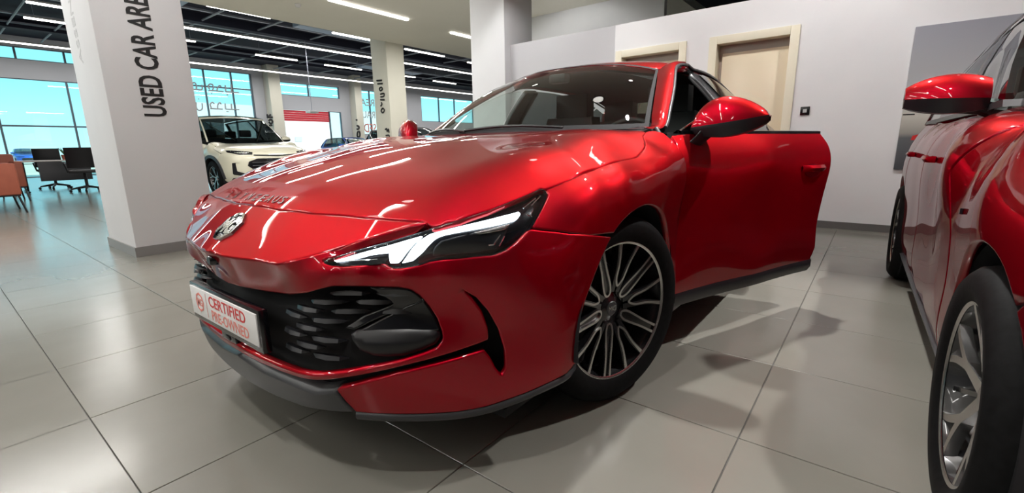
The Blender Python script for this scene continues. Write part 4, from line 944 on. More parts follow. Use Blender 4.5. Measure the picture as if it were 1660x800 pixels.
    # inside
    mb = MB(); mb.box(-w*.8, w*.8, cy+.05, Ln-.4, zb+.05, zb+.12); mb.build('cabin_floor', M_MATTE, root)
    mb = MB(); mb.grid([[(x, y, z) for x in np.linspace(-w*.78, w*.78, 7)] for y, z in ((cy, .5), (cy-.02, belt-.06), (cy+.35, belt-.02), (cy+.42, belt-.12), (cy+.35, .5))]); mb.build('dashboard', M_SEAT, root, smooth=60)
    for x, y in ((.37, cy+1.0), (-.37, cy+1.0), (.36, cy+1.8), (-.36, cy+1.8)):
        mb = MB(); mb.box(x-.24, x+.24, y-.02, y+.12, .4, belt+.10); mb.box(x-.24, x+.24, y-.45, y+.05, .38, .55); mb.box(x-.12, x+.12, y+.02, y+.11, belt+.12, belt+.28); mb.build('seat', M_SEAT, root, bevel=.03)
    # handles
    for y in (d2-.20, d3-.16):
        mb = MB(); c = [B.sidept(y+.10*(2*t-1), q['handle_z']) for t in np.linspace(0, 1, 9)]
        mb.grid([[(p[0]+.004+.026*k, p[1], p[2]+.013), (p[0]+.004+.034*k, p[1], p[2]), (p[0]+.004+.026*k, p[1], p[2]-.013), (p[0]-.004+.014*k, p[1], p[2])] for p, k in ((p, 1-abs(2*t-1)**4) for p, t in zip(c, np.linspace(0, 1, 9)))], closed_v=True); two(mb.build('door_handle', paint_m, root, smooth=60))
    # mirrors
    my = q['mirror_y']; mx = B.sidept(my, belt-.03)[0]-q.get('mirror_in', .01)
    N = 16; rows = []; rows2 = []; rg2 = []
    for i in range(N+1):
        t = i/N; x = mx+.02+q.get('mirror_w', .225)*t; k = math.sin(PI*(.22+.70*t))**.55
        zt = mirror_z+.085*k+.012*t; zm = mirror_z-.005+.012*t; zb2 = mirror_z-.050*k; yc = my+.03*t; dp = .085*k
        rows.append([(x, yc-dp*math.cos(a), zm+(zt-zm)*math.sin(a)) for a in np.linspace(0, PI*.75, 9)])
        rows2.append([(x, yc-dp, zm), (x, yc-dp*.75, zb2), (x, yc+dp*.5, zb2), (x, yc+dp*.7, zm)]); rg2.append([rows[-1][-1], rows2[-1][-1]])
    for P, nm, m in ((rows, 'mirror_cap', paint_m), (rows2, 'mirror_body', M_SATIN), (rg2, 'mirror_glass', M_CHROME)):
        mb = MB(); mb.grid(P)
        if nm != 'mirror_glass': mb.add(P[-1], [tuple(range(len(P[-1])))]); mb.add(P[0], [tuple(range(len(P[0])))])
        two(mb.build(nm, m, root, smooth=60))
    mb = MB(); mb.tube([(mx-.03, my-.01, mirror_z-.05), (mx+.03, my, mirror_z-.03), (mx+.10, my+.01, mirror_z-.02)], [.04, .03, .03], 10); two(mb.build('mirror_foot', M_SATIN, root, smooth=60))
    # wheels
    w0 = place_wheel(root, (q['wx'], fy, R), 0, None, R=R, rim=q['rim'], w=.215, design=wheel_design)
    place_wheel(root, (-q['wx'], fy, R), PI, w0); place_wheel(root, (q['wx'], ry, R), 0, w0); place_wheel(root, (-q['wx'], ry, R), PI, w0)
# ---- red hatchback beside the sedan ------------------------------------------------------
HB = empty('hatchback', (2.615, .14, 0), math.radians(1.5)); tag(HB, 'crimson red hatchback parked at the right edge, cut off by the frame', 'car')
B2 = Body(.862, 4.15, .20, .80, .975, .80, .955, 1.22, bk=(.935, .885))
make_car(HB, M_RED2, B2, dict(fy=.848, ry=3.33, R=.31, rim=.222, belt=.985, zb=.20, Ln=4.15, hl=.70, d1=1.30, d2=2.25, d3=3.05, cowl_y=1.22, roof_z=1.46, roof_y0=1.98, roof_y1=3.55, roof_w=.60, handle_z=.815, mirror_y=1.78, mirror_w=.225, mirror_in=.035, wx=.757), 'star', M_SIDE, 1.035)
def front_face(B, pts, off, name, m, root, depth=.02, res=.03):
    o = panel(name, B.surf(off), B.front(pts), material=m, parent=root, res=res, depth=depth); mirror_obj(o); return o
front_face(B2, [(.30, .70), (.55, .715), (.78, .745), (.80, .715), (.62, .655), (.34, .65)], .006, 'headlight', M_BLACK, HB)
front_face(B2, [(0, .60), (.34, .60), (.52, .52), (.46, .34), (.2, .29), (0, .29)], .005, 'grille', M_SATIN, HB)
o = MB(); o.tube([(B2.sidept(1.18, .70)[0]+.002, 1.18, .70+.008*k) for k in (-1, 1)], .006, 6); mirror_obj(o.build('side_repeater', M_BLACK, HB))
# ---- cream SUV in the other hall ----------------------------------------------------------
glass('suv_glass', (.38, .42, .42)); SV = empty('suv', (-8.02, 4.13, 0), PI/2); tag(SV, 'cream white SUV with black grille parked behind the lettered pillar', 'car')
B3 = Body(.93, 4.55, .27, .92, 1.07, .93, 1.06, 1.25, nose=.8)
make_car(SV, M_SUV, B3, dict(fy=.90, ry=3.60, R=.355, rim=.235, belt=1.08, zb=.27, Ln=4.55, hl=.83, d1=1.42, d2=2.45, d3=3.35, cowl_y=1.22, roof_z=1.66, roof_y0=1.88, roof_y1=4.05, roof_w=.66, handle_z=.92, mirror_y=1.72, wx=.815), 'star', MATS['suv_glass'], 1.13, clad=True, res=.06)
front_face(B3, [(.44, .86), (.62, .885), (.80, .90), (.80, .86), (.66, .815), (.46, .815)], .008, 'headlight', M_BLACK, SV)
front_face(B3, [(.50, .855), (.66, .872), (.76, .88), (.70, .85), (.55, .835)], .012, 'headlight_lens', M_CHROME, SV)
front_face(B3, [(0, .735), (.40, .735), (.55, .68), (.58, .60), (.46, .50), (.2, .44), (0, .43)], .006, 'grille', M_BLACK, SV)
for z in (.48, .54, .60, .66):
    o = MB(); o.tube([tuple(B3.frontpt(x, z)+np.array([0, -.008, 0])) for x in np.linspace(-.5, .5, 14)], .007, 6); o.build('grille_bar', M_GREYP, SV)
front_face(B3, [(.70, .66), (.75, .66), (.745, .50), (.55, .43), (.60, .40), (.80, .44), (.79, .66)], .007, 'side_intake', M_BLACK, SV)
front_face(B3, [(0, .40), (.5, .40), (.80, .37), (.82, .275), (0, .275)], .008, 'lower_bumper', M_SATIN, SV)
front_face(B3, [(0, .80), (.45, .815), (.45, .795), (0, .775)], .010, 'trim_strip', M_SATIN, SV)

# ================================================================== the building
def struct(o): o['kind'] = 'structure'; return o
M_WALL = noise_color('wall_paint', (.80, .80, .82), (.83, .83, .845), 3, .62)
M_SOFF = noise_color('cream_soffit_paint', (.93, .90, .80), (.945, .915, .815), 2, .7)
M_COLP = noise_color('pillar_paint', (.72, .725, .745), (.75, .755, .775), 2, .6)
M_CREAM = noise_color('cream_door_laminate', (.80, .70, .52), (.83, .73, .55), 1.5, .22)
M_FRAME = mat('cream_door_frame', (.82, .77, .62), .35)
M_DARKC = mat('dark_navy_ceiling', (.016, .018, .036), .9)
M_DUCT = mat('galvanised_duct', (.34, .42, .55), .5, metal=.2)
M_PIPE = mat('grey_conduit', (.28, .30, .36), .5)
M_ALU = mat('grey_window_frame', (.10, .13, .16), .4)
M_GREYW = mat('grey_render', (.55, .56, .60), .7)
M_LED = mat('led_diffuser', (1, 1, 1), .4, emit=(1, .97, .90), strength=7.)
M_LEDH = mat('led_housing', (.5, .5, .5), .4)
M_BASE = mat('dark_skirting', (.14, .135, .13), .4)
M_PANE = glass('window_pane', (.86, .97, .98))
M_INK = mat('black_ink', (.012, .012, .013), .6)
M_INKG = mat('grey_ink', (.42, .42, .43), .6)
# ---- floor: every tile near the camera a piece of its own
M_TILE = noise_color('porcelain_tile', (.168, .162, .138), (.190, .183, .158), 2.2, .15, r2=.23, detail=6, spec=.5)
def tile_mesh(n, s=.6, g=.0016):
    me = bpy.data.meshes.new(n); a = s/2-g; b = a-.0012
    me.from_pydata([(-b, -b, 0), (b, -b, 0), (b, b, 0), (-b, b, 0), (-a, -a, -.0015), (a, -a, -.0015), (a, a, -.0015), (-a, a, -.0015), (-a, -a, -.009), (a, -a, -.009), (a, a, -.009), (-a, a, -.009)], [],
                   [(0, 1, 2, 3)]+[(i, (i+4), (i+1) % 4+4, (i+1) % 4) for i in range(4)]+[(i+4, i+8, (i+1) % 4+8, (i+1) % 4+4) for i in range(4)])
    me.materials.append(M_TILE); return me
mb = MB(); mb.box(-24.2, 12, -10, 44, -.2, -.006); floor = struct(mb.build('floor', mat('grout', (.10, .095, .09), .8), None))
floor['label'] = 'large beige porcelain tile floor'
TM = tile_mesh('tile'); TX0, TY0, TS = 1.285-.3, .965-.3, .6
cells = []
for i in range(-43, 14):
    for j in range(-15, 54):
        x, y = TX0+TS*i, TY0+TS*j; d = np.array([x, y, 0])-CAM; k = d @ CW
        vis = k > .2 and -60 < 830+CF*(d @ CR)/k < 1720 and 400-CF*(d @ CU)/k < 1000
        cells.append((0 if vis else 1, k if vis else math.hypot(x-1.5, y), x, y))
cells.sort(); rest = MB(); a = .2984
for n_, (nv, k, x, y) in enumerate(cells):
    if x < -23.8: continue
    if n_ < 300:
        o = bpy.data.objects.new('floor_tile', TM); COL.objects.link(o); o.parent = floor; o.location = (x, y, 0)
    else: rest.add([(x-a, y-a, 0), (x+a, y-a, 0), (x+a, y+a, 0), (x-a, y+a, 0)], [(0, 1, 2, 3)])
o = rest.build('floor_tiles', M_TILE, floor, smooth=0); o['kind'] = 'stuff'
# ---- partition wall with two doors, skirting
WY = 5.33
DOORS = [(-1.27, -.378), (-.125, .757)]; DT = 2.055; WT = 2.372
mb = MB()
for x0, x1, z0, z1 in ((-1.29, DOORS[0][0]+.03, 0, WT), (DOORS[0][1]-.03, DOORS[1][0]+.03, 0, WT), (DOORS[1][1]-.03, 9.0, 0, WT), (DOORS[0][0]+.03, DOORS[0][1]-.03, DT-.03, WT), (DOORS[1][0]+.03, DOORS[1][1]-.03, DT-.03, WT)):
    mb.box(x0, x1, WY, WY+.14, z0, z1)
struct(mb.build('wall_back', M_WALL, None, smooth=0))
m = noise_color('perforated_panel', (.50, .50, .53), (.60, .60, .62), 260, .6, detail=0)
mb = MB(); mb.box(-2.99, -1.29, WY+.012, WY+.14, 0, WT-.002); struct(mb.build('wall_panel', m, None, smooth=0))
mb = MB(); mb.box(DOORS[1][1]+.0, 9, WY-.014, WY, 0, .075); struct(mb.build('baseboard_back', M_BASE, None, smooth=0))
mb = MB(); mb.box(DOORS[0][1], DOORS[1][0], WY-.014, WY, 0, .075); struct(mb.build('baseboard_back', M_BASE, None, smooth=0))
for n_, (x0, x1) in enumerate(DOORS):
    d = empty('door_%d' % (n_+1), ((x0+x1)/2, WY, 0)); struct(d); cx = (x0+x1)/2; hw = (x1-x0)/2
    for sx in (-1, 1):
        mb = MB(); mb.box(sx*hw-(.085 if sx > 0 else 0), sx*hw+(.085 if sx < 0 else 0), -.022, .15, 0, DT); mb.build('door_frame', M_FRAME, d, bevel=.006)
    mb = MB(); mb.box(-hw+.085, hw-.085, -.022, .15, DT-.085, DT); mb.build('door_frame', M_FRAME, d, bevel=.006)
    mb = MB(); mb.box(-hw+.085, hw-.085, .13, .16, .0, DT-.085); mb.build('reveal_shade_panel', mat('reveal_shade_taupe', (.42, .36, .31), .3), d)  # taupe panel carries the shade of the reveal above the leaf
    mb = MB(); mb.box(-hw+.125, hw-.10, .09, .131, .005, DT-.175); mb.build('door_leaf', M_CREAM, d, bevel=.003)
    mb = MB(); mb.tube([(hw-.17, .09, 1.0), (hw-.17, .045, 1.0), (hw-.29, .045, 1.0)], .009, 8); mb.build('door_handle', M_CHROME, d)
# switch plate
mb = MB(); mb.box(-.042, .042, -.012, 0, -.042, .042); o = mb.build('wall_switch', M_BLACK, None, bevel=.004); o.location = (.876, WY, 1.203); tag(o, 'small black square switch plate on the white wall beside the door', 'switch')
mb = MB(); mb.box(-.018, .016, -.0135, -.012, -.016, .018); mb.build('switch_symbol', M_LEDH, o)
# poster
PO = empty('poster', (2.55, WY-.014, 0)); tag(PO, 'large wall poster with grey sky above a dark road', 'poster')
pm = mat('poster_print', (.5, .5, .55), .35); nt = pm.node_tree; tc = nt.nodes.new('ShaderNodeTexCoord'); sx = nt.nodes.new('ShaderNodeSeparateXYZ'); mr = nt.nodes.new('ShaderNodeMapRange'); cr = nt.nodes.new('ShaderNodeValToRGB')
mr.inputs['From Min'].default_value = .55; mr.inputs['From Max'].default_value = 1.89; nt.links.new(tc.outputs['Object'], sx.inputs[0]); nt.links.new(sx.outputs['Z'], mr.inputs[0]); nt.links.new(mr.outputs[0], cr.inputs[0]); nt.links.new(cr.outputs[0], nt.nodes['Principled BSDF'].inputs['Base Color'])
e_ = cr.color_ramp.elements; e_[0].position = 0; e_[0].color = (.06, .065, .075, 1); e_[1].position = 1; e_[1].color = (.33, .34, .39, 1)
for p_, c_ in ((.27, (.13, .14, .15, 1)), (.30, (.34, .33, .30, 1)), (.42, (.60, .59, .53, 1)), (.65, (.47, .48, .50, 1))): q_ = e_.new(p_); q_.color = c_
mb = MB(); mb.box(-.89, .89, -.006, .012, .62, 1.885); mb.build('poster_sheet', pm, PO, smooth=0)
mb = MB(); mb.prism([(-.80, .89), (-.79, .93), (-.74, .945), (-.68, .99), (-.50, 1.0), (-.38, .95), (-.28, .93), (-.27, .89)], .0061, .0069, Matrix(((1, 0, 0, 0), (0, 0, -1, 0), (0, 1, 0, 0), (0, 0, 0, 1)))); mb.build('printed_car', M_PRINTR, PO, smooth=0)
mb = MB(); mb.box(-.885, -.80, -.0075, -.006, 1.118, 1.128); mb.build('poster_mark', M_INK, PO, smooth=0)
# ---- pillars
def pillar(name, x0, x1, y0, y1, z1, label, base=True, m=M_COLP):
    mb = MB(); mb.box(x0, x1, y0, y1, 0, z1); o = struct(mb.build(name, m, None, bevel=.012)); o['label'] = label
    if base:
        b = MB(); b.box(x0-.012, x1+.012, y0-.012, y1+.012, 0, .085); b.build('skirting', mat('grey_skirting', (.26, .255, .25), .4), o, smooth=0)
    return o
P1 = pillar('wall_pillar_1', -4.36, -3.46, .61, 1.245, 5.15, 'white pillar lettered used car area')
P2 = pillar('wall_pillar_2', -9.12, -8.5, 7.34, 7.90, 5.15, 'cream white pillar behind the sedan', m=noise_color('cream_pillar_paint', (.70, .68, .58), (.73, .71, .61), 2, .6))
P3 = pillar('wall_pillar_3', -3.66, -2.99, 5.2, 5.9, 5.15, 'white pillar at the end of the partition')
P, f = fit_text('USED CAR AREA', 1.06, .168, .0015, .022)
mb = MB(); mb.add([(-3.458+p[2], 1.005-p[1], 1.195+p[0]) for p in P], f); mb.build('pillar_lettering', M_INK, P1, smooth=0)
# faint reversed lettering on the narrow face
P, f = fit_text('ASSENGE', .75, .10, .0008); mb = MB(); mb.add([(-3.98-p[1], .609-p[2], 1.65+p[0]) for p in P], f); mb.build('faint_lettering', mat('faint_print', (.56, .565, .58), .6), P1, smooth=0)
def strokes(name, lines, fn, r, m, parent):
    mb = MB()
    for L in lines:
        mb.tube([fn(q) for q in (smooth_curve([(*p, 0) for p in L], 4)[:, :2] if len(L) > 2 else L)], r, 5)
    return mb.build(name, m, parent, smooth=40)
z26 = lambda q: (420+q[0]*.1875, 100+q[1]*.1875)
strokes('pillar_script', [[(1018, 165), (1062, 162)], [(1026, 192), (1068, 190)], [(1040, 232), (1058, 222), (1066, 240), (1050, 252), (1040, 238)], [(1050, 282), (1080, 276), (1078, 300), (1052, 305)], [(1050, 330), (1085, 330)], [(1058, 352), (1062, 370), (1052, 385)], [(1070, 402), (1084, 420), (1072, 442), (1056, 428), (1066, 404)], [(1092, 588), (1104, 580), (1108, 605), (1120, 585), (1124, 615)], [(1098, 640), (1124, 638), (1124, 660), (1100, 664)], [(1102, 680), (1122, 678)]],
        lambda q: tuple(bp(z26(q), y=7.336)), .022, M_INK, P2)
# ---- soffit over the sales floor and the upper wall behind the partition
mb = MB(); mb.box(-8.52, 9.0, -9.0, 8.12, 3.5, 3.66); mb.box(-8.52, -1.68, 8.12, 14, 3.5, 3.66); struct(mb.build('ceiling', M_SOFF, None, smooth=0))
mb = MB(); mb.box(-8.52, -8.40, -9, 14, 3.66, 5.1); struct(mb.build('wall_bulkhead', M_SOFF, None, smooth=0))
mb = MB(); mb.box(-4.9, -1.68, 8.0, 8.12, 0, 3.5); struct(mb.build('wall_upper', M_WALL, None, smooth=0))
mb = MB(); mb.box(-1.68, 9, 9.5, 9.6, 0, 3.0); struct(mb.build('wall_far', M_DARKC, None, smooth=0))
mb = MB(); mb.box(9.0, 9.15, -9, 9.6, 0, 5.1); struct(mb.build('wall_right', mat('slate_cladding', (.16, .16, .17), .6), None, smooth=0))
mb = MB(); mb.box(-24.2, 9.0, -9.15, -9.0, 0, 5.1); struct(mb.build('wall_front', MATS['slate_cladding'], None, smooth=0))
mb = MB(); mb.box(-24.2, 9.15, -9.15, 32, 5.15, 5.3); struct(mb.build('ceiling_slab', M_DARKC, None, smooth=0))
mb = MB(); mb.box(-24.2, 9.15, 31.8, 32, 0, 5.2); mb.box(9.0, 9.15, 9.6, 32, 0, 5.2); struct(mb.build('wall_rear', M_GREYW, None, smooth=0))
# soffit light lines
def led(x, y0, y1, z, w, name, label, group, strength=None, light=0, hang=0.):
    o = empty(name, (x, (y0+y1)/2, z)); hl_ = (y1-y0)/2
    mb = MB(); mb.box(-w/2, w/2, -hl_, hl_, .004, .05); mb.build('housing', M_LEDH, o, smooth=0)
    mb = MB(); mb.box(-w/2+.004, w/2-.004, -hl_+.004, hl_-.004, -.03, .006); mb.build('diffuser', M_LED, o, smooth=0)
    if hang:
        for s in (-.8, .8): mb = MB(); mb.tube([(0, s*hl_, .05), (0, s*hl_, hang)], .006, 5); mb.build('hanger', M_PIPE, o)
    tag(o, label, 'ceiling light', group)
    if light:
        d = bpy.data.lights.new('led_light', 'AREA'); d.shape = 'RECTANGLE'; d.size = w; d.size_y = y1-y0; d.energy = light; d.color = (1, .98, .95)
        q = bpy.data.objects.new('led_light', d); COL.objects.link(q); q.parent = o; q.location = (0, 0, -.034)
    return o
ORD = ['first', 'second', 'third', 'fourth', 'fifth', 'sixth', 'seventh', 'eighth', 'ninth']
led(-6.48, 4.6, 6.38, 3.5, .075, 'ceiling_light', 'long white LED line set in the cream soffit left of the second pillar', None, light=70)
led(-6.6, 7.75, 9.4, 3.5, .075, 'ceiling_light', 'short white LED line end in the soffit near the third pillar', None, light=70)
for i, x in enumerate((-6.5, -4.2, -1.9, .4, 2.7, 5.2)):
    for j, (y0, y1) in enumerate(((-7.2, -5.2), (-4.2, -2.2), (-1.2, .8), (1.8, 3.8))):
        if (j == 3 and x > -4) or x > 5 or (x > 2 and j > 0): continue
        led(x, y0, y1, 3.5, .075, 'ceiling_light', 'white LED line mirrored in the paint of the red cars', 'LED lines mirrored in the car paint', light=(30 if (x > -5 and j == 2) else 60) if x < -4 else 15)
for i_, (p_, _t, _w, _a) in enumerate(SPOTS):
    o = empty('ceiling_spot_or_fill', p_); o.scale = (1.9, 1.9, 1) if i_ == 0 else (1, 1, 1); mb = MB(); mb.lathe([(.062, -.012), (.08, -.02), (.085, 0), (.085, .05), (.0, .05)], 20); mb.build('spot_rim', M_LEDH, o); mb = MB(); mb.lathe([(.0, -.006), (.062, -.008)], 16); mb.build('spot_lens', M_LED, o); tag(o, 'round recessed ceiling spot near the cars or added to wash a wall', 'ceiling light', 'recessed ceiling spots')
# smoke detector in the soffit
dpos = bp((483, 7), z=3.5); mb = MB(); mb.lathe([(.0, -.05), (.03, -.048), (.05, -.03), (.06, 0)], 16); o = mb.build('smoke_detector', M_WHITE, None); o.location = tuple(dpos); tag(o, 'small white smoke detector on the cream soffit', 'detector')
# ---- open dark hall: light rows, ducts, pipes
LT = 'long white LED tube hanging under the dark open ceiling'; ST_ = 'short white LED tube hanging under the dark open ceiling'
for x, y0, y1, lab in ((-15.6, 2.0, 20.5, 'nearer of the two long white LED tubes under the dark ceiling'), (-22.0, -2.0, 29.0, 'farther long white LED tube, close to the windows, under the dark ceiling')): led(x, y0, y1, 4.6, .11, 'ceiling_light', lab, 'long LED tubes in the hall', light=330, hang=.5)
for n_, (x, y0, y1) in enumerate(sorted([(-12.65, 4.97, 6.6), (-12.9, 8.69, 10.2), (-13.2, 11.9, 13.95), (-18.35, 8.66, 10.35), (-18.5, 11.7, 13.6), (-17.55, 2.16, 4.3), (-17.5, 4.9, 6.3), (-18.6, 15.2, 17.0), (-13.4, 15.6, 17.4), (-18.9, 18.6, 20.4), (-13.0, 1.2, 2.9)], key=lambda q: (q[0] < -15, q[1]))):
    led(x, y0, y1, 4.6, .10, 'ceiling_light', 'short LED tube, %s from the left in the row %s' % ((ORD[n_], 'nearest the cream soffit') if x > -15 else (ORD[n_-5], 'behind the nearer long tube')), 'short LED tubes in the hall', light=36, hang=.5)
def duct(name, pts, w, h, label, m=M_DUCT):
    mb = MB(); (x0, y0), (x1, y1) = pts
    mb.box(min(x0, x1)-(w/2 if x0 == x1 else 0), max(x0, x1)+(w/2 if x0 == x1 else 0), min(y0, y1)-(w/2 if y0 == y1 else 0), max(y0, y1)+(w/2 if y0 == y1 else 0), 5.12-h, 5.12); o = mb.build(name, m, None, smooth=0); tag(o, label, 'duct'); return o
duct('air_duct', ((-11.4, 3.9), (-11.4, 5.3)), 1.1, .30, 'blue grey air duct box high behind the lettered pillar')
duct('air_duct', ((-13.9, 2.8), (-13.9, 4.9)), 1.0, .30, 'blue grey air duct beside the long LED tube')
duct('air_duct', ((-14.2, 8.2), (-14.2, 12.0)), .5, .22, 'slim blue grey air duct running along the dark ceiling')
duct('air_duct', ((-20.0, 14.6), (-20.0, 18.4)), .8, .10, 'flat blue grey air duct near the cream pillar top')
duct('air_duct', ((-12.0, 13.0), (-12.0, 17.5)), .9, .25, 'pale blue air duct near the white end pillar')
for n_, y in enumerate((2.2, 3.3, 6.0, 7.7, 9.6, 11.8, 14.0, 16.5, 19.5)):
    mb = MB(); mb.tube([(-23.5, y, 4.95), (-9.2, y, 4.95)], .03, 6); o = mb.build('ceiling_pipe', M_PIPE, None); tag(o, 'thin grey pipe crossing the dark ceiling, %s from the left' % ORD[n_], 'pipe', 'pipes across the dark ceiling')
for n_, x in enumerate((-14.9, -16.7, -19.3, -20.7)):
    mb = MB(); mb.box(x-.06, x+.06, 0, 24, 4.98, 5.03); o = mb.build('cable_tray', M_PIPE, None, smooth=0); tag(o, 'grey cable tray along the dark ceiling, %s counted from the soffit' % ORD[n_], 'cable tray', 'cable trays on the dark ceiling')
for x in (-10.5, -16.0, -21.0):
    mb = MB(); mb.box(x-.15, x+.15, -9, 31, 4.88, 5.15); struct(mb.build('ceiling_beam', M_DARKC, None, smooth=0))
# ---- glazed facade of the hall
FX = -24.0
def fbox(name, y0, y1, z0, z1, m, dx=.12, x=FX, parent=None):
    mb = MB(); mb.box(x-dx, x, y0, y1, z0, z1); return mb.build(name, m, parent, smooth=0)
mbw = MB()
for y0, y1, z0, z1 in ((-9, 5.6, 3.65, 4.33), (-9, 5.6, 4.78, 5.2), (5.6, 10.9, 4.68, 5.2), (10.9, 12.0, 0, 5.2), (12.0, 15.80, 3.03, 3.78), (12.0, 15.80, 4.45, 5.2), (15.80, 16.9, 0, 5.2), (16.9, 18.9, 4.42, 5.2), (16.9, 18.9, 0, 1.75), (18.9, 22.1, 0, 5.2), (22.1, 27.5, 4.42, 5.2), (22.1, 27.5, 0, 2.7), (27.5, 32, 0, 5.2)):
    mbw.box(FX-.2, FX, y0, y1, z0, z1)
struct(mbw.build('wall_facade', M_GREYW, None, smooth=0))
wn = [0]
def window(y0, y1, z0, z1, mull=(), trans=(), fr=.06):
    wn[0] += 1; o = empty('window_%d' % wn[0], (FX-.06, (y0+y1)/2, z0)); struct(o); c = (y0+y1)/2; yy = [y0]+list(mull)+[y1]
    for y in yy: mb = MB(); mb.box(-.05, .05, y-c-fr/2, y-c+fr/2, 0, z1-z0); mb.build('mullion', M_ALU, o, smooth=0)
    zz = [z0]+list(trans)+[z1]
    for z in zz: mb = MB(); mb.box(-.045, .045, y0-c, y1-c, z-z0-fr/2, z-z0+fr/2); mb.build('transom', M_ALU, o, smooth=0)
    for a, b in zip(yy[:-1], yy[1:]):
        for e, g in zip(zz[:-1], zz[1:]):
            mb = MB(); mb.box(-.006, .006, a-c+fr/2, b-c-fr/2, e-z0+fr/2, g-z0-fr/2); mb.build('pane', M_PANE, o, smooth=0)
    return o
window(-9, 5.6, .0, 3.65, (-6.4, -4.35, -2.3, -.25, 1.8, 3.85), (1.93,)); window(-9, 5.6, 4.33, 4.78, (-6.4, -4.3, -1.9, .4, 2.6, 3.95), ())
w3 = window(5.6, 10.85, .0, 4.68, (7.2, 8.75, 9.95), (3.9,)); window(12.0, 15.80, 3.78, 4.45, (13.9,), ()); window(12.0, 12.24, 0, 3.03); window(15.05, 15.8, 0, 3.03)
w7 = window(16.9, 18.9, 1.75, 4.42, (17.9,), ()); window(22.1, 27.5, 2.7, 4.42, (23.8, 25.4), ())
# roller shutter, half raised
mb = MB(); n_ = 5
RS = empty('roller_shutter', (FX-.1, 13.65, 2.44)); tag(RS, 'red roller shutter half raised over the bright doorway', 'shutter')
for i in range(n_): mb = MB(); mb.box(-.03, .03, -1.39, 1.39, i*.115, i*.115+.108); mb.build('slat', mat('shutter_red', (.70, .03, .05), .4), RS, bevel=.012)
# script on the glass, seen from inside
z3 = lambda q: (300+q[0]*.15, 100+q[1]*.15)
GL = [[[(55, 300), (120, 300), (180, 302), (182, 250)], [(68, 300), (72, 250), (90, 228), (110, 232), (122, 262), (124, 300)]],
      [[(255, 312), (330, 316), (415, 325)], [(268, 300), (250, 268), (268, 244), (296, 248), (306, 275), (300, 316)], [(345, 318), (352, 285), (372, 258), (392, 272)], [(285, 343), (292, 345)]],
      [[(440, 325), (500, 330), (582, 336)], [(440, 325), (434, 255)], [(502, 330), (496, 246)], [(450, 358), (466, 359)]],
      [[(118, 440), (120, 490), (140, 522), (168, 524), (186, 505), (184, 450)], [(145, 403), (152, 405)]],
      [[(275, 508), (330, 510), (405, 514)], [(285, 500), (272, 465), (292, 440), (318, 455)], [(352, 512), (354, 470), (374, 442), (392, 462)]],
      [[(440, 515), (500, 517), (585, 519)], [(438, 515), (432, 450)], [(505, 517), (500, 455)], [(450, 541), (470, 542)]], [[(228, 594), (238, 594)]]]
for L in GL: strokes('glass_script', L, lambda q: tuple(bp(z3(q), x=FX+.02)-np.array(w3.location)), .032, M_INKG, w3)
z2 = lambda q: (420+q[0]*.1875, 100+q[1]*.1875)
for (txt, a, b, m) in (('REA', (872, 318), (998, 388), M_INKG), ('RAU', (888, 425), (1005, 492), M_INKG), ('USED', (905, 535), (1060, 615), M_PRINTP)):
    p0, p1 = bp(z2(a), x=FX+.02), bp(z2(b), x=FX+.02); P, f = fit_text(txt, abs(p1[1]-p0[1]), abs(p0[2]-p1[2]), .003, .01); wd = abs(p1[1]-p0[1])
    mb = MB(); mb.add([(FX+.02+p[2]-w7.location[0], p0[1]+(wd-p[0])-w7.location[1], p1[2]+p[1]-w7.location[2]) for p in P], f); mb.build('glass_lettering', m, w7, smooth=0)
# cream pillars against the facade, with rotated lettering
for (y0, y1, mk) in ((11.45, 12.05, [[(885, 570), (900, 600), (925, 572)], [(885, 602), (945, 600)], [(905, 640), (925, 625), (945, 650), (925, 670), (905, 655)], [(910, 690), (940, 688)]]), (16.45, 16.92, None)):
    o = pillar('wall_pillar_%d' % (4 if y0 < 12 else 5), FX+.02, FX+.6, y0, y1, 5.15, 'cream pillar against the glazed front', base=False, m=noise_color('cream_pillar_paint', (.70, .68, .58), (.73, .71, .61), 2, .6) if 0 else MATS['cream_pillar_paint'])
    if mk: strokes('pillar_script', mk, lambda q: tuple(bp(z3(q), x=FX+.62)), .05, M_INK, o)
    else: strokes('pillar_script', [[(838, 505), (848, 505)], [(845, 555), (862, 560), (862, 580), (845, 585)], [(850, 610), (868, 606), (870, 645), (850, 648), (850, 612)]], lambda q: tuple(bp(z2(q), x=FX+.62)), .05, M_INK, o)
# pendant fixture before the shutter
pc = bp((506, 182), x=-16); mb = MB(); mb.tube([(pc[0], pc[1], 5.1), (pc[0], pc[1], pc[2]+.05)], .015, 6); o = mb.build('pendant_rod', M_PIPE, None); mb = MB(); mb.box(-.17, .17, -.17, .17, -.04, .05); q = mb.build('pendant_head', M_LEDH, o, bevel=.01); q.location = (pc[0], pc[1], pc[2]); o.name = 'ceiling_pendant'; tag(o, 'grey pendant box on a thin rod before the red shutter', 'pendant')
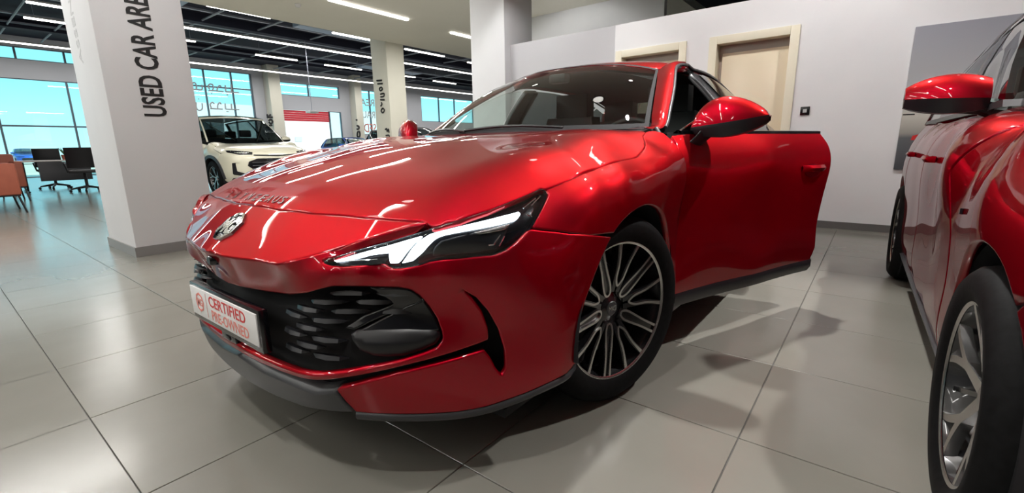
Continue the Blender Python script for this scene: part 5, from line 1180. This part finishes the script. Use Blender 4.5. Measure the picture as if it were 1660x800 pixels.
# ---- outside: yard, far wall, sunlit wall behind the doorway
mb = MB(); mb.box(-300, -24.2, -200, 260, -.25, -.05); o = mb.build('ground_outside', noise_color('sand_ground', (.60, .53, .38), (.66, .60, .45), .2, .9), None, smooth=0); struct(o); o['label'] = 'pale sandy yard outside the windows'
mb = MB(); mb.box(-36.5, -36, 10, 30, 0, 4.2); o = mb.build('neighbour_wall', mat('white_render', (.85, .84, .82), .8), None, smooth=0); tag(o, 'bright sunlit white wall seen through the raised shutter', 'wall')
zs = lambda p: bp(p, x=-35.98)
pl = [zs(z2(p)) for p in ((310, 650), (372, 650), (372, 692), (310, 692))]
mb = MB(); mb.add([tuple(p-np.array([-36, 20, 0])) for p in pl]+[tuple(p-np.array([-36.02, 20, 0])) for p in pl], [(0, 1, 2, 3), (4, 5, 6, 7), (0, 1, 5, 4), (1, 2, 6, 5), (2, 3, 7, 6), (3, 0, 4, 7)]); q = mb.build('wall_notice', M_GREYW, None, smooth=0); q.location = (-36, 20, 0); tag(q, 'small grey notice board on the sunlit wall', 'sign')
# ---- furniture by the windows
M_ORANGE = noise_color('rust_leather', (.25, .062, .034), (.29, .075, .04), 8, .5)
M_DESK = mat('graphite_desk_panel', (.06, .062, .07), .5); M_TOP = mat('pale_desk_top', (.62, .60, .58), .35)
def armchair(x, y, rz, label):
    o = empty('armchair', (x, y, 0), rz); tag(o, label, 'armchair', 'rust armchairs')
    def p(n, a, b=.03, m=M_ORANGE): mb = MB(); mb.box(*a); return mb.build(n, m, o, bevel=b, seg=3)
    p('seat', (-.30, .30, -.36, .30, .30, .46)); p('backrest', (-.38, .38, .24, .40, .30, .90), .05)
    p('armrest', (-.42, -.30, -.38, .36, .28, .76)); p('armrest', (.30, .42, -.38, .36, .28, .76)); p('frame', (-.40, .40, -.37, .37, .26, .29), .004, M_SATIN)
    for sx in (-1, 1):
        for sy in (-1, 1): mb = MB(); mb.tube([(sx*.38, sy*.34, .27), (sx*.41, sy*.39, 0)], .014, 8); mb.build('leg', M_SATIN, o)
    return o
armchair(-9.25, .13, PI/2*2.0, 'rust orange leather armchair at the left edge of the picture'); armchair(-13.2, .35, PI*.9, 'rust orange leather armchair beside the dark desk')
armchair(-11.7, .42, PI*.5, 'rust orange leather armchair behind the nearest armchair')
DK = empty('desk', (-14.2, 1.95, 0)); tag(DK, 'office desk with dark front panel near the windows', 'desk')
def dk(n, a, m, b=.004): mb = MB(); mb.box(*a); return mb.build(n, m, DK, bevel=b)
dk('desk_top', (-.42, .42, -1.0, 1.0, .71, .74), M_TOP); dk('front_panel', (.36, .39, -.62, .30, .26, .70), M_DESK)
for y in (-.85, .85):
    mb = MB(); mb.tube([(.30, y, .70), (.22, y, .04)], .022, 8); mb.tube([(-.38, y, .025), (.40, y, .025)], .022, 8); mb.build('desk_leg', M_SATIN, DK)
def small(n, prof, loc, m, label, cat):
    mb = MB(); mb.lathe(prof, 16); o = mb.build(n, m, None); o.location = loc; tag(o, label, cat); return o
small('plant_pot', [(.0, 0), (.05, 0), (.065, .12), (.0, .12)], (-14.35, 1.9, .74), M_ORANGE, 'small rust pot standing on the desk', 'pot')
mb = MB()
for k in range(9):
    a = k*.7; mb.tube([(0, 0, 0), (.05*math.cos(a), .05*math.sin(a), .10), (.09*math.cos(a), .09*math.sin(a), .17)], [.006, .014, .002], 5)
o = mb.build('potted_plant', mat('leaf_green', (.05, .14, .04), .5), None); o.location = (-14.35, 1.9, .86); tag(o, 'small green plant in the rust pot on the desk', 'plant')
def office_chair(x, y, rz, label):
    o = empty('office_chair', (x, y, 0), rz); tag(o, label, 'office chair', 'black office chairs')
    mb = MB(); mb.box(-.25, .25, -.25, .25, .44, .51); mb.build('seat', M_SEAT, o, bevel=.03, seg=3)
    mb = MB(); mb.grid([[(x_, .26+.10*(1-(x_/.26)**2)*.5+.06*t, .56+.46*t) for x_ in np.linspace(-.25, .25, 9)] for t in np.linspace(0, 1, 7)]); mb.grid([[(x_, .28+.10*(1-(x_/.26)**2)*.5+.06*t, .56+.46*t) for x_ in np.linspace(-.25, .25, 9)] for t in np.linspace(0, 1, 7)]); mb.build('backrest', M_SATIN, o)
    for s in (-1, 1): mb = MB(); mb.tube([(s*.27, .12, .46), (s*.31, .12, .66), (s*.31, -.14, .67)], .018, 8); mb.build('armrest', M_SATIN, o)
    mb = MB(); mb.tube([(0, 0, .10), (0, 0, .44)], .03, 10); mb.build('gas_lift', M_SATIN, o)
    for k in range(5):
        a = 2*PI*k/5+.3; mb = MB(); mb.tube([(0, 0, .12), (.30*math.cos(a), .30*math.sin(a), .07)], [.03, .018], 8); mb.build('base_arm', M_SATIN, o)
        mb = MB(); mb.lathe([(.0, -.02), (.03, -.02), (.03, .02), (.0, .02)], 12, Matrix.Translation((.31*math.cos(a), .31*math.sin(a), .03)) @ Matrix.Rotation(a, 4, 'Z') @ Matrix.Rotation(PI/2, 4, 'X')); mb.build('castor', M_SATIN, o)
    return o
office_chair(-13.25, 2.02, PI*1.42, 'black office chair with mesh back in front of the desk'); office_chair(-15.2, 1.75, PI*1.4, 'black office chair tucked behind the desk')
# ---- far cars
def far_car(src, loc, rz, paint_m, old, label):
    r = src.copy(); COL.objects.link(r); r.location = loc; r.rotation_euler = (0, 0, rz); tag(r, label, 'car')
    skip = ('dashboard', 'seat', 'cabin_floor', 'grille_bar', 'headlight_lens')
    for ch in list(src.children):
        if ch.name.split('.')[0] in skip: continue
        c = ch.copy(); COL.objects.link(c); c.parent = r
        if c.type == 'MESH' and c.data.materials[0] == old: c.material_slots[0].link = 'OBJECT'; c.material_slots[0].material = paint_m
        for g in ch.children:
            if g.name.split('.')[0] in ('tyre', 'rim_barrel', 'rim_lip', 'spoke'): k = g.copy(); COL.objects.link(k); k.parent = c
    return r
M_BLUE = paint('bright_blue_paint', (.02, .10, .45), (.01, .05, .25), metal=.3); M_NAVY = paint('black_paint', (.01, .01, .012), (.01, .01, .012), metal=.2)
far_car(HB, (-17.3, 13.4, 0), PI*.5, M_BLUE, M_RED2, 'blue hatchback far off beyond the bonnet')
far_car(SV, (-10.6, 11.75, 0), PI*.5, M_NAVY, M_SUV, 'black SUV far off beside the windscreen pillar')
far_car(HB, (-60, 6.3, -.05), PI*.5, M_BLUE, M_RED2, 'blue hatchback parked outside the windows')
far_car(HB, (-33, -3.2, 0), PI*.5, M_BLUE, M_RED2, 'blue hatchback outside beyond the left edge') if 0 else None
